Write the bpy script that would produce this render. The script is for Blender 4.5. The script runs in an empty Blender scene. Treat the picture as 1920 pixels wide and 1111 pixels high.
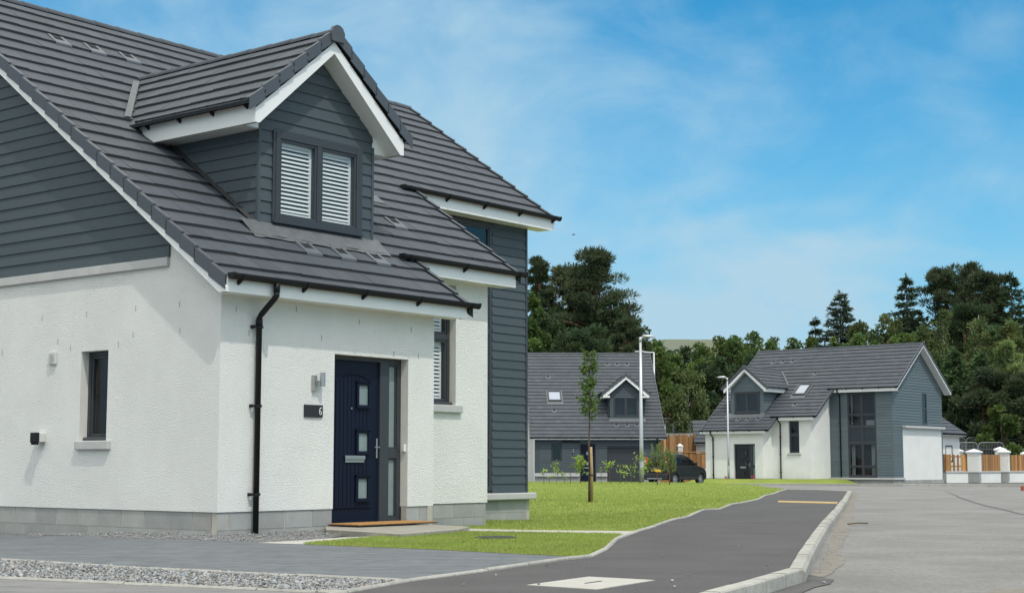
import bpy, bmesh, math, random
import numpy as np
from mathutils import Vector, Matrix
random.seed(7); RNG = np.random.default_rng(7)
R = math.radians
S = bpy.context.scene
COL = S.collection
# ------------------------------------------------------------------ camera model
FPX, CX, CY, CAMH = 2875.0, 960.0, 555.5, 0.82
PITCH = math.atan2(314.5, FPX)
CP, SP = math.cos(PITCH), math.sin(PITCH)
def ray(px, py):
    a, b = (px - CX) / FPX, (CY - py) / FPX
    return Vector((a, CP - b * SP, SP + b * CP))
def at(px, py, Y):
    """point seen at a photo position, Y metres in front of the camera"""
    d = ray(px, py); k = Y / d.y
    return Vector((d.x * k, Y, CAMH + d.z * k))
def gx(px, Y):
    return (px - CX) / 2892.0 * Y
# ------------------------------------------------------------------ terrain
HA = Matrix.Translation((-3.436, 18.027, 0)) @ Matrix.Rotation(R(51.5), 4, 'Z')
HB = Matrix.Translation((11.252, 89.59, -.24)) @ Matrix.Rotation(R(-39.05), 4, 'Z')
HC = Matrix.Translation((1.381, 93.0, -.28)) @ Matrix.Rotation(R(2.2), 4, 'Z')
def al(x, y): return HA @ Vector((x, y, 0))
_tp = []
def tpt(x, y, z): _tp.append((x, y, z))
for p, z in (((0, 0), 0), ((0, 4.4), -.09), ((0, 9), -.14), ((2, -.4), 0), ((6.2, 1.1), -.11), ((10.14, 3.5), -.2), ((13, 5), -.2), ((10, 9), -.2), ((3, 5), -.05)):
    q = al(*p); tpt(q.x, q.y, z)
for px, Y in ((1193, 18.2), (1263, 22.5), (1318, 27.5), (1393, 33), (1437, 41), (1474, 52), (1545, 18.2), (1571, 33), (1589, 48), (1000, 14), (1098, 13.5)):
    tpt(gx(px, Y), Y, 0)
for px, z in ((900, .1), (985, .1), (1060, .1), (1140, .1), (1230, .1), (1320, .08), (1400, .05)):
    tpt(gx(px, 60), 60, z)
for px in (1000, 1100, 1200, 1300): tpt(gx(px, 41), 41, -.06)
for X in range(-14, 8, 5): tpt(X, 8, 0); tpt(X, 4, 0)
tpt(8, 10, 0); tpt(12, 25, 0); tpt(20, 40, 0); tpt(16, 55, -.02); tpt(26, 60, -.05); tpt(-12, 13, -.04); tpt(-9, 13, -.03)
for X in range(-40, 70, 10):
    tpt(X, 78, -.2); tpt(X, 88, -.27); tpt(X, 100, -.3); tpt(X, 125, -.3)
_tp = np.array(_tp)
def TV(x, y):
    x = np.asarray(x, float); y = np.asarray(y, float)
    d2 = (x[..., None] - _tp[:, 0]) ** 2 + (y[..., None] - _tp[:, 1]) ** 2 + .6
    w = d2 ** -1.7
    return (w * _tp[:, 2]).sum(-1) / w.sum(-1)
def T(x, y): return float(TV(np.array([x]), np.array([y]))[0])
def G(px, py, off=0.0):
    """ground point seen at a photo position"""
    d = ray(px, py); z = off
    for _ in range(12):
        k = (z - CAMH) / d.z
        k = max(0.5, min(k, 400))
        x, y = d.x * k, d.y * k
        z = .5 * z + .5 * (T(x, y) + off)
    return Vector((x, y, T(x, y) + off))
# ------------------------------------------------------------------ materials
def nd(nt, t, x=0, y=0, **k):
    n = nt.nodes.new(t); n.location = (x, y)
    for a, b in k.items(): setattr(n, a, b)
    return n
def mat(name, col, rough=.7, bump=None, var=None, metal=0, spec=.5, coat=0, ramp=None, translucent=0, tintmix=True, var2=None, stretch=None):
    m = bpy.data.materials.new(name); m.use_nodes = True
    nt = m.node_tree; nt.nodes.clear(); L = nt.links.new
    out = nd(nt, 'ShaderNodeOutputMaterial'); b = nd(nt, 'ShaderNodeBsdfPrincipled')
    L(b.outputs[0], out.inputs[0])
    b.inputs['Roughness'].default_value = rough; b.inputs['Metallic'].default_value = metal
    b.inputs['Specular IOR Level'].default_value = spec
    if coat: b.inputs['Coat Weight'].default_value = coat; b.inputs['Coat Roughness'].default_value = .08
    tc = nd(nt, 'ShaderNodeTexCoord'); co = tc.outputs['Object']
    if stretch:
        mp = nd(nt, 'ShaderNodeMapping'); L(co, mp.inputs[0]); mp.inputs['Scale'].default_value = stretch; co = mp.outputs[0]
    c = nd(nt, 'ShaderNodeRGB'); c.outputs[0].default_value = (*col, 1); cur = c.outputs[0]
    for v in (var, var2):
        if not v: continue
        sc, amt = v[0], v[1]; col2 = v[2] if len(v) > 2 else None
        n = nd(nt, 'ShaderNodeTexNoise'); L(co, n.inputs['Vector']); n.inputs['Scale'].default_value = sc; n.inputs['Detail'].default_value = 6; n.inputs['Roughness'].default_value = .65
        if col2:
            mr = nd(nt, 'ShaderNodeMapRange'); L(n.outputs[0], mr.inputs[0]); mr.inputs[1].default_value = v[3] if len(v) > 3 else .45; mr.inputs[2].default_value = v[4] if len(v) > 4 else .65
            mr.inputs[3].default_value = 0; mr.inputs[4].default_value = amt
            mx = nd(nt, 'ShaderNodeMix', data_type='RGBA'); L(mr.outputs[0], mx.inputs[0]); L(cur, mx.inputs[6]); mx.inputs[7].default_value = (*col2, 1); cur = mx.outputs[2]
        else:
            mr = nd(nt, 'ShaderNodeMapRange'); L(n.outputs[0], mr.inputs[0]); mr.inputs[1].default_value = .3; mr.inputs[2].default_value = .7
            mr.inputs[3].default_value = 1 - amt; mr.inputs[4].default_value = 1 + amt
            mx = nd(nt, 'ShaderNodeVectorMath', operation='SCALE'); L(cur, mx.inputs[0]); L(mr.outputs[0], mx.inputs['Scale']); cur = mx.outputs[0]
    at_ = nd(nt, 'ShaderNodeAttribute', attribute_name='tint')
    mx = nd(nt, 'ShaderNodeVectorMath', operation='MULTIPLY'); L(cur, mx.inputs[0]); L(at_.outputs['Color'], mx.inputs[1]); cur = mx.outputs[0]
    L(cur, b.inputs['Base Color'])
    if bump:
        prev = None
        for (sc, st, di) in (bump if isinstance(bump[0], tuple) else (bump,)):
            n = nd(nt, 'ShaderNodeTexNoise'); L(co, n.inputs['Vector']); n.inputs['Scale'].default_value = sc; n.inputs['Detail'].default_value = 4; n.inputs['Roughness'].default_value = .6
            bp = nd(nt, 'ShaderNodeBump'); bp.inputs['Strength'].default_value = st; bp.inputs['Distance'].default_value = di
            L(n.outputs[0], bp.inputs['Height'])
            if prev: L(prev, bp.inputs['Normal'])
            prev = bp.outputs[0]
        L(prev, b.inputs['Normal'])
    if translucent:
        tr = nd(nt, 'ShaderNodeBsdfTranslucent'); L(cur, tr.inputs[0]); mxs = nd(nt, 'ShaderNodeMixShader'); mxs.inputs[0].default_value = translucent
        L(b.outputs[0], mxs.inputs[1]); L(tr.outputs[0], mxs.inputs[2]); L(mxs.outputs[0], out.inputs[0])
    return m
def glassmat(name, tint=(.93, .95, .95), rough=.01, ior=1.5, extra=0.0):
    m = bpy.data.materials.new(name); m.use_nodes = True
    nt = m.node_tree; nt.nodes.clear(); L = nt.links.new
    out = nd(nt, 'ShaderNodeOutputMaterial'); mx = nd(nt, 'ShaderNodeMixShader'); fr = nd(nt, 'ShaderNodeFresnel'); gm = nd(nt, 'ShaderNodeNewGeometry'); mi = nd(nt, 'ShaderNodeMath', operation='MULTIPLY_ADD'); L(gm.outputs['Backfacing'], mi.inputs[0]); mi.inputs[1].default_value = 1 / ior - ior; mi.inputs[2].default_value = ior; L(mi.outputs[0], fr.inputs[0])
    ad = nd(nt, 'ShaderNodeMath', operation='ADD'); L(fr.outputs[0], ad.inputs[0]); ad.inputs[1].default_value = extra; ad.use_clamp = True
    t = nd(nt, 'ShaderNodeBsdfTransparent'); t.inputs[0].default_value = (*tint, 1); g = nd(nt, 'ShaderNodeBsdfGlossy'); g.inputs['Roughness'].default_value = rough
    L(ad.outputs[0], mx.inputs[0]); L(t.outputs[0], mx.inputs[1]); L(g.outputs[0], mx.inputs[2]); L(mx.outputs[0], out.inputs[0])
    return m
M = {}
M['render'] = mat('roughcast', (.80, .79, .755), .9, ((58, 1.0, .022), (120, .5, .008)), (1.1, .05), spec=.2, var2=(75, .35, (.66, .645, .60), .56, .70))
M['reveal'] = mat('smooth_render', (.66, .64, .59), .85, (30, .2, .004), (6, .05), spec=.2)
M['block'] = mat('concrete_block', (.335, .335, .32), .92, (70, .35, .004), (3.2, .10), spec=.2, var2=(11, .35, (.46, .45, .43), .55, .75))
M['mortar'] = mat('mortar', (.45, .42, .36), .95, (60, .4, .004), (8, .1), spec=.1)
M['cast'] = mat('cast_stone', (.47, .465, .45), .85, (60, .2, .003), (5, .07), spec=.2, var2=(2.2, .3, (.40, .38, .36), .5, .72))
M['clad'] = mat('slate_weatherboard', (.060, .078, .088), .62, (90, .12, .002), (7, .10), spec=.35, stretch=(1, 1, 6))
M['clad_pale'] = mat('blue_grey_weatherboard', (.108, .138, .150), .62, (90, .12, .002), (7, .07), spec=.35)
M['tile'] = mat('roof_tile', (.060, .070, .082), .72, (55, .25, .003), (9, .09), spec=.35, var2=(1.3, .4, (.074, .083, .094), .45, .7))
M['verge'] = mat('verge_cap', (.070, .080, .092), .5, None, (14, .06), spec=.4)
M['under'] = mat('roof_felt', (.035, .036, .038), .9)
M['upvc'] = mat('white_upvc', (.78, .775, .75), .38, None, (3, .03), spec=.45)
M['gutter'] = mat('black_plastic', (.011, .0115, .0125), .5, None, (20, .1), spec=.25)
M['frame'] = mat('anthracite_frame', (.040, .044, .050), .42, None, (9, .06), spec=.45)
M['navy'] = mat('navy_door', (.0050, .0084, .022), .5, (120, .12, .002), (8, .08), spec=.2, stretch=(8, 1, 1))
M['black_door'] = mat('black_door', (.012, .013, .015), .35, spec=.5)
M['lead'] = mat('lead_flashing', (.115, .122, .130), .55, (12, .35, .02), (9, .2), metal=.2, spec=.5)
M['vent'] = mat('tile_vent', (.105, .120, .132), .5, spec=.4)
M['dark'] = mat('dark_void', (.012, .012, .013), .9)
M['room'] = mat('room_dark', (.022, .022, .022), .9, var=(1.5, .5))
M['curtain'] = mat('pale_curtain', (.42, .43, .42), .9, (5, .6, .05), (3, .15), stretch=(6, 6, .2))
M['blind'] = mat('white_slats', (.80, .80, .78), .5)
M['chrome'] = mat('brushed_steel', (.50, .48, .45), .35, metal=1)
M['glass'] = glassmat('window_glass')
M['glass_b'] = glassmat('window_glass_reflective', (.55, .58, .6), .01, 1.5, .03)
M['frost'] = mat('frosted_glass', (.20, .25, .245), .25, None, (6, .12), spec=.6)
M['mat'] = mat('coir', (.42, .22, .07), .95, (160, 1, .01), (40, .3))
M['slate'] = mat('slate_plate', (.018, .019, .021), .45, (40, .2, .003))
M['white'] = mat('white_paint', (.80, .80, .79), .5)
M['asphalt'] = mat('asphalt', (.092, .088, .087), .93, ((55, .9, .014), (12, .3, .015)), (.9, .17), spec=.25, var2=(38, .7, (.125, .121, .118), .50, .68))
M['road_patch'] = mat('gritty_patch', (.125, .122, .118), .95, ((70, .9, .02), (20, .4, .03)), (2.5, .2), spec=.2, var2=(45, .6, (.22, .215, .20), .52, .68))
M['road'] = mat('worn_road', (.238, .233, .222), .95, ((40, 1.0, .02), (9, .4, .03)), (.6, .20), spec=.2, var2=(24, .75, (.150, .147, .140), .47, .66))
M['driveway'] = mat('driveway_slate', (.155, .168, .176), .8, ((18, .9, .02), (6, .5, .03)), (1.4, .20), spec=.3, var2=(7.5, .9, (.088, .097, .105), .46, .62), stretch=(.55, 2.6, 1))
M['paving'] = mat('grey_paving', (.20, .198, .195), .85, (22, .7, .014), (2.0, .14), spec=.3, var2=(7, .8, (.11, .11, .11), .52, .66), stretch=(.4, 2.5, 1))
M['concrete'] = mat('concrete', (.42, .405, .365), .9, (45, .4, .006), (4, .09), spec=.2, var2=(16, .3, (.31, .30, .27), .52, .7))
M['skyrefl'] = mat('painted_sky_reflection', (.40, .43, .50), .8)  # roof window sheet, sky reflection put into its colour
M['step'] = mat('weathered_step', (.30, .285, .245), .92, (40, .5, .008), (5, .14), spec=.15, var2=(9, .5, (.21, .195, .16), .5, .68))
M['edging'] = mat('edging_kerb', (.37, .36, .325), .9, (30, .6, .010), (5, .13), spec=.2, var2=(14, .6, (.235, .225, .195), .48, .68))
M['fitting'] = mat('off_white_plastic', (.56, .55, .52), .5)
M['stone'] = mat('gravel_stone', (.275, .275, .27), .85, (60, .3, .004), (8, .15), spec=.25)
M['gravelbed'] = mat('gravel_bed', (.22, .215, .21), .95, (60, 1, .03), (30, .4))
M['soil'] = mat('soil', (.13, .115, .085), .97, (12, .6, .05), (2, .25))
M['dirt'] = mat('kerb_dirt', (.22, .20, .17), .97, ((60, .8, .02), (15, .4, .03)), (5, .22), var2=(40, .5, (.32, .29, .25), .55, .72))
M['lawn'] = mat('lawn', (.225, .28, .062), .95, (50, .8, .03), (.55, .16), spec=.1, var2=(2.2, .55, (.24, .25, .07), .5, .72))
M['blade'] = mat('grass_blade', (.355, .435, .110), .8, None, (.8, .16), spec=.15, translucent=.35, var2=(2.2, .6, (.47, .42, .17), .48, .70))
M['tactile'] = mat('buff_paving', (.50, .36, .17), .9, (50, .4, .006), (8, .1))
M['wood'] = mat('fence_board', (.37, .20, .088), .85, (60, .3, .004), (5, .18), spec=.2, stretch=(3, 3, .5))
M['stake'] = mat('round_stake', (.36, .25, .135), .85, (30, .4, .006), (6, .25), stretch=(4, 4, .6))
M['galv'] = mat('galvanised', (.47, .485, .50), .42, None, (4, .08), metal=.45)
M['galvdark'] = mat('grey_sleeve', (.24, .255, .27), .5)
M['mesh'] = mat('fence_wire', (.33, .34, .35), .5, metal=.5)
M['carpaint'] = mat('car_paint', (.009, .011, .009), .4, spec=.3, coat=.12)
M['plastic'] = mat('bumper_plastic', (.016, .017, .018), .55)
M['tyre'] = mat('tyre', (.014, .014, .014), .85)
M['alloy'] = mat('alloy', (.55, .55, .55), .3, metal=.8)
M['red'] = mat('red_lens', (.50, .015, .012), .2)
M['clear'] = mat('clear_lens', (.7, .7, .7), .15)
M['yellow'] = mat('yellow_plate', (.62, .40, .03), .5)
M['carglass'] = glassmat('car_glass', (.45, .47, .47), .01, 1.4, .0)
M['redtile'] = mat('red_tile', (.33, .085, .045), .85, (40, .4, .01), (6, .2))
M['ribbon'] = mat('red_ribbon', (.55, .02, .02), .7)
M['pink'] = mat('pink_petal', (.55, .07, .20), .7)
M['moor'] = mat('moorland', (.135, .155, .105), .95, None, (.004, .15), var2=(.010, .7, (.16, .165, .14), .48, .62), spec=.05)
M['bark'] = mat('bark', (.095, .066, .048), .95, (9, .8, .06), (3, .25))
M['pinebark'] = mat('pine_bark', (.17, .085, .05), .95, (9, .8, .06), (3, .25))
M['birchbark'] = mat('birch_bark', (.27, .25, .22), .85, (9, .4, .03), (3, .2), var2=(7, .8, (.06, .05, .045), .6, .7))
M['twig'] = mat('twig', (.12, .085, .05), .9)
def leafmat(n, c, tr=.22): M[n] = mat(n, c, .75, None, (.22, .20), spec=.18, translucent=tr)
leafmat('pine_leaf', (0.07, 0.092, 0.045)); leafmat('spruce_leaf', (0.059, 0.089, 0.049)); leafmat('blue_spruce_leaf', (0.078, 0.109, 0.075))
leafmat('broad_leaf', (0.095, 0.148, 0.042), .3); leafmat('bright_leaf', (.15, .20, .06), .32); leafmat('birch_leaf', (0.117, 0.152, 0.056), .32)
leafmat('cedar_leaf', (0.083, 0.141, 0.057)); leafmat('sapling_leaf', (0.25, 0.36, 0.085), .35); leafmat('youngpine_leaf', (0.22, 0.29, 0.11), .25)
leafmat('dark_leaf', (0.053, 0.083, 0.035)); leafmat('rowan_leaf', (.115, .180, .052), .3)
# ------------------------------------------------------------------ mesh builder
class MB:
    def __init__(s): s.v = []; s.f = []; s.t = []
    def add(s, vs, fs, tint=1.0):
        o = len(s.v); s.v += [tuple(p) for p in vs]
        s.f += [tuple(i + o for i in f) for f in fs]; s.t += [tint] * len(fs); return s
    def poly(s, pts, tint=1.0): return s.add(pts, [tuple(range(len(pts)))], tint)
    def box(s, x0, x1, y0, y1, z0, z1, tint=1.0, F=None):
        P = [(x0, y0, z0), (x1, y0, z0), (x1, y1, z0), (x0, y1, z0), (x0, y0, z1), (x1, y0, z1), (x1, y1, z1), (x0, y1, z1)]
        if F: P = [F(*p) for p in P]
        return s.add(P, [(3, 2, 1, 0), (4, 5, 6, 7), (0, 1, 5, 4), (1, 2, 6, 5), (2, 3, 7, 6), (3, 0, 4, 7)], tint)
    def bbox(s, x0, x1, y0, y1, z0, z1, b=.01, tint=1.0, F=None):
        """box with bevelled edges (chamfered in x/z and along y)"""
        bm = bmesh.new(); bmesh.ops.create_cube(bm, size=1)
        for v in bm.verts: v.co = Vector(((x0 + x1) / 2 + v.co.x * (x1 - x0), (y0 + y1) / 2 + v.co.y * (y1 - y0), (z0 + z1) / 2 + v.co.z * (z1 - z0)))
        bmesh.ops.bevel(bm, geom=bm.edges[:], offset=b, segments=2, affect='EDGES', profile=.5)
        s.bm(bm, tint, F); return s
    def bm(s, bm, tint=1.0, F=None):
        bm.verts.index_update(); P = [tuple(v.co) for v in bm.verts]
        if F: P = [F(*p) for p in P]
        s.add(P, [tuple(v.index for v in f.verts) for f in bm.faces], tint); bm.free()
    def prism(s, pts, d, tint=1.0):
        """pts: planar loop of 3D points, d: extrusion vector"""
        n = len(pts); d = Vector(d); A = [Vector(p) for p in pts]; B = [p + d for p in A]
        fs = [tuple(range(n))[::-1], tuple(range(n, 2 * n))] + [(i, (i + 1) % n, n + (i + 1) % n, n + i) for i in range(n)]
        return s.add(A + B, fs, tint)
    def tube(s, pts, rad, n=8, tint=1.0, cap=True):
        pts = [Vector(p) for p in pts]; rr = rad if isinstance(rad, (list, tuple)) else [rad] * len(pts)
        o = []; up = Vector((0, 0, 1)); ref = None
        for i, p in enumerate(pts):
            d = (pts[min(i + 1, len(pts) - 1)] - pts[max(i - 1, 0)]).normalized()
            if ref is None:
                ref = d.orthogonal().normalized()
            a = (ref - d * ref.dot(d)).normalized(); b = d.cross(a); ref = a
            for k in range(n):
                t = 2 * math.pi * k / n; o.append(p + a * math.cos(t) * rr[i] + b * math.sin(t) * rr[i])
        fs = []
        for i in range(len(pts) - 1):
            for k in range(n):
                fs.append((i * n + k, i * n + (k + 1) % n, (i + 1) * n + (k + 1) % n, (i + 1) * n + k))
        if cap: fs += [tuple(range(n))[::-1], tuple(range((len(pts) - 1) * n, len(pts) * n))]
        return s.add(o, fs, tint)
    def lathe(s, prof, c, n=24, axis='z', tint=1.0):
        o = []; fs = []
        for r, h in prof:
            for k in range(n):
                t = 2 * math.pi * k / n; a, b = r * math.cos(t), r * math.sin(t)
                o.append({'z': (c[0] + a, c[1] + b, c[2] + h), 'y': (c[0] + a, c[1] + h, c[2] + b), 'x': (c[0] + h, c[1] + a, c[2] + b)}[axis])
        for i in range(len(prof) - 1):
            for k in range(n): fs.append((i * n + k, i * n + (k + 1) % n, (i + 1) * n + (k + 1) % n, (i + 1) * n + k))
        return s.add(o, fs, tint)
    def sheet_wall(s, outer, holes, F, depth=0.0, tint=1.0):
        """flat wall with holes; F(u,v,d) maps to 3D, reveals go to d=depth"""
        bm = bmesh.new(); ed = []
        for loop in [outer] + holes:
            vs = [bm.verts.new((u, v, 0)) for u, v in loop]
            ed += [bm.edges.new((vs[i], vs[(i + 1) % len(vs)])) for i in range(len(vs))]
        bmesh.ops.triangle_fill(bm, edges=ed, use_beauty=True)
        bm.verts.index_update()
        s.add([F(v.co.x, v.co.y, 0) for v in bm.verts], [tuple(v.index for v in f.verts) for f in bm.faces], tint); bm.free()
    def build(s, name, m, parent=None, smooth=False, label=None):
        me = bpy.data.meshes.new(name); me.from_pydata(s.v, [], s.f); me.update()
        bm = bmesh.new(); bm.from_mesh(me); bmesh.ops.recalc_face_normals(bm, faces=bm.faces[:]); bm.to_mesh(me); bm.free()
        a = me.attributes.new('tint', 'FLOAT_COLOR', 'FACE')
        arr = np.ones((len(s.f), 4), np.float32); tt = s.t
        for i, t in enumerate(tt):
            if isinstance(t, tuple): arr[i, :3] = t
            elif t != 1.0: arr[i, :3] = t
        a.data.foreach_set('color', arr.ravel())
        if smooth:
            me.polygons.foreach_set('use_smooth', [True] * len(me.polygons))
        me.materials.append(M[m] if isinstance(m, str) else m)
        o = bpy.data.objects.new(name, me); COL.objects.link(o)
        if parent: o.parent = parent
        if label: o['label'] = label
        return o
def npmesh(name, V, F, m, parent=None, tint=None, smooth=False):
    """fast mesh from numpy arrays (all faces the same size)"""
    me = bpy.data.meshes.new(name); nv, nf, k = len(V), len(F), F.shape[1]
    me.vertices.add(nv); me.vertices.foreach_set('co', V.astype(np.float32).ravel())
    me.loops.add(nf * k); me.loops.foreach_set('vertex_index', F.astype(np.int32).ravel())
    me.polygons.add(nf); me.polygons.foreach_set('loop_start', np.arange(0, nf * k, k, dtype=np.int32)); 
    me.update(calc_edges=True)
    a = me.attributes.new('tint', 'FLOAT_COLOR', 'FACE'); arr = np.ones((nf, 4), np.float32)
    if tint is not None: arr[:, :3] = tint if tint.ndim == 2 else tint[:, None]
    a.data.foreach_set('color', arr.ravel())
    if smooth: me.polygons.foreach_set('use_smooth', np.ones(nf, bool))
    me.materials.append(M[m]); o = bpy.data.objects.new(name, me); COL.objects.link(o)
    if parent: o.parent = parent
    return o
def tag(o, label=None, cat=None, group=None, kind=None):
    if label: o['label'] = label
    if cat: o['category'] = cat
    if group: o['group'] = group
    if kind: o['kind'] = kind
    return o
def thing(name, label, cat, loc=(0, 0, 0), rz=0, group=None):
    o = bpy.data.objects.new(name, None); COL.objects.link(o); o.empty_display_size = .2
    o.location = loc; o.rotation_euler = (0, 0, rz); return tag(o, label, cat, group)
def copy_tree(o, parent=None):
    c = o.copy(); COL.objects.link(c)
    if parent: c.parent = parent
    for ch in list(o.children): copy_tree(ch, c)
    return c
# ------------------------------------------------------------------ house components
def clip(poly, lo, hi):
    def half(P, f, inter):
        out = []
        for i in range(len(P)):
            a, b = P[i], P[(i + 1) % len(P)]
            fa, fb = f(a), f(b)
            if fa >= 0: out.append(a)
            if (fa >= 0) != (fb >= 0):
                t = fa / (fa - fb); out.append((a[0] + (b[0] - a[0]) * t, a[1] + (b[1] - a[1]) * t))
        return out
    P = half(poly, lambda p: p[1] - lo, None)
    if P: P = half(P, lambda p: hi - p[1], None)
    return P
LIP = [.016]
def clad(mb, polys, F, z0, pitch=.158, lip=None):
    """weatherboards: every board slants out to its lower edge; F(u,v,d) d>0 is outward"""
    lip = lip or LIP[0]
    for poly in polys:
        zmin = min(p[1] for p in poly); zmax = max(p[1] for p in poly)
        k = math.floor((zmin - z0) / pitch)
        while z0 + k * pitch < zmax - 1e-4:
            a, b = z0 + k * pitch, z0 + (k + 1) * pitch
            P = clip(poly, a, b); k += 1
            if len(P) < 3: continue
            t = 1 + random.uniform(-.07, .07)
            off = lambda v: .004 + lip * (1 - (v - a) / pitch)
            mb.poly([F(u, v, off(v)) for u, v in P], t)
            lo = min(p[1] for p in P); e = [p for p in P if p[1] < lo + 1e-5]
            if len(e) >= 2:
                u0, u1 = min(p[0] for p in e), max(p[0] for p in e)
                mb.poly([F(u0, lo, off(lo)), F(u1, lo, off(lo)), F(u1, lo, .0005), F(u0, lo, .0005)], t)
def rect(u0, u1, v0, v1): return [(u0, v0), (u1, v0), (u1, v1), (u0, v1)]
def tiles(mb, F, rows, arange, w=.33, lip=.046):
    """courses of flat tiles; F(a,s,h): a along the eave, s up-slope (horizontal), h vertical offset"""
    for i in range(len(rows) - 1):
        s0, s1 = rows[i], rows[i + 1]; a0, a1 = arange(i)
        x = a0 - (w / 2 if i % 2 else 0)
        while x < a1:
            u0, u1 = max(x, a0), min(x + w, a1); x += w
            if u1 - u0 < .02: continue
            j = random.uniform(-.004, .004); jy = random.uniform(-.006, .006); t = 1 + random.gauss(0, .06)
            g = .0015
            p = [F(u0 + g, s0 + jy, j), F(u1 - g, s0 + jy, j + random.uniform(-.002, .002)), F(u1 - g, s1 + .03, -lip + .003), F(u0 + g, s1 + .03, -lip + .003)]
            q = [F(u0 + g, s0 + jy + .012, -lip - .012), F(u1 - g, s0 + jy + .012, -lip - .012)]
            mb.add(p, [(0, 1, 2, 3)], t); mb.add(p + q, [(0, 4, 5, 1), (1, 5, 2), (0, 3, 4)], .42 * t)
def verge_caps(mb, F, rows, a, sgn):
    for i in range(len(rows) - 1):
        s0, s1 = rows[i] - .012, rows[i + 1] + .01
        t = 1 + random.uniform(-.05, .05)
        def Q(u, s, h, s0=s0, s1=s1):
            return F(u, s, h + .026 - .036 * (s - s0) / (s1 - s0))
        u0, u1 = sorted((a, a + sgn * .012)); mb.box(u0, u1, s0, s1, -.165, .012, t, Q)
        u0, u1 = sorted((a, a - sgn * .06)); mb.box(u0, u1, s0, s1, -.004, .010, t, Q)
def slab(mb, F, a0, a1, s0, s1, h0, h1): mb.box(a0, a1, s0, s1, h0, h1, 1, F)
def gutter(parent, F, a0, a1, brk=.82, r=.056):
    """half round gutter; F(a,y,z): y=0 fascia face, negative outwards; z=0 gutter rim"""
    mb = MB(); n = 8; prof = []
    for k in range(n + 1):
        t = math.pi * k / n; prof.append((-.062 - r * math.cos(t), -r * 1.4 * math.sin(t)))
    for k in range(n + 1):
        t = math.pi * (n - k) / n; prof.append((-.062 - (r - .006) * math.cos(t), -(r - .006) * 1.4 * math.sin(t)))
    m = len(prof); V = [F(a0, *p) for p in prof] + [F(a1, *p) for p in prof]
    mb.add(V, [(i, (i + 1) % m, m + (i + 1) % m, m + i) for i in range(m)])
    for a, s in ((a0, -1), (a1, 1)):       # stop ends
        P = [(-.062 - (r + .004) * math.cos(math.pi * k / n), .006 - (r + .006) * 1.4 * math.sin(math.pi * k / n)) for k in range(n + 1)]
        A = [F(a - s * .03, *p) for p in P]; B = [F(a + s * .008, *p) for p in P]
        k = len(P); mb.add(A + B, [tuple(range(k)), tuple(range(k, 2 * k))] + [(i, (i + 1) % k, k + (i + 1) % k, k + i) for i in range(k)])
    g = mb.build('gutter', 'gutter', parent)
    k = max(2, round((a1 - a0) / brk)); 
    for i in range(k):
        a = a0 + .16 + (a1 - a0 - .32) * i / (k - 1); b = MB(); P = []
        for q in range(n + 1):
            t = math.pi * q / n; P.append((-.062 - (r + .007) * math.cos(t), -(r + .007) * math.sin(t)))
        P += [(-.001, -.085), (-.014, -.085), (-.03, -.063)]
        P = [(-.062 - (r + .009) * math.cos(math.pi * q / n), -(r + .009) * 1.4 * math.sin(math.pi * q / n)) for q in range(n + 1)]
        Q = [(-.062 - (r + .001) * math.cos(math.pi * q / n), -(r + .001) * 1.4 * math.sin(math.pi * q / n)) for q in range(n + 1)][::-1]
        L_ = P + Q; kk = len(L_)
        A = [F(a - .016, *p) for p in L_]; B = [F(a + .016, *p) for p in L_]
        b.add(A + B, [(i2, (i2 + 1) % kk, kk + (i2 + 1) % kk, kk + i2) for i2 in range(kk)] + [(j, j + 1, kk - 2 - j, kk - 1 - j) for j in range(n)] + [(kk + j, kk + j + 1, kk + kk - 2 - j, kk + kk - 1 - j) for j in range(n)])
        V = [F(a + da, y, z) for da in (-.016, .016) for y, z in ((-.002, -.125), (-.05, -.098), (-.07, -.085), (-.03, -.07), (-.002, -.075))]
        b.add(V, [(0, 1, 2, 3, 4), (5, 6, 7, 8, 9)] + [(i2, (i2 + 1) % 5, 5 + (i2 + 1) % 5, 5 + i2) for i2 in range(5)])
        b.build('bracket', 'gutter', g)
    return g
def downpipe(parent, x, yw, z_out, y_out, z_bot, clips=(.45, 1.5, 2.45), r=.036):
    mb = MB(); yc = yw - .062
    mb.tube([(x, y_out, z_out), (x, y_out, z_out - .11)], r + .004, 12)
    mb.tube([(x, y_out, z_out - .1), (x, y_out, z_out - .15), (x, y_out + .035, z_out - .185), (x, yc - .035, z_out - .36), (x, yc, z_out - .40), (x, yc, z_bot)], r, 12)
    mb.tube([(x, yc, z_out - .41), (x, yc, z_out - .50)], r + .005, 12)
    p = mb.build('downpipe', 'gutter', parent, smooth=True)
    for z in clips:
        b = MB(); b.box(x - .085, x - .03, yw - .07, yw - .045, z, z + .03); b.box(x + .03, x + .06, yw - .07, yw - .045, z, z + .03); b.box(x - .085, x - .07, yw - .05, yw + .001, z - .005, z + .035); b.tube([(x, yc, z - .004), (x, yc, z + .034)], r + .005, 12)
        b.build('pipe_clip', 'gutter', p)
    return p
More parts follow.
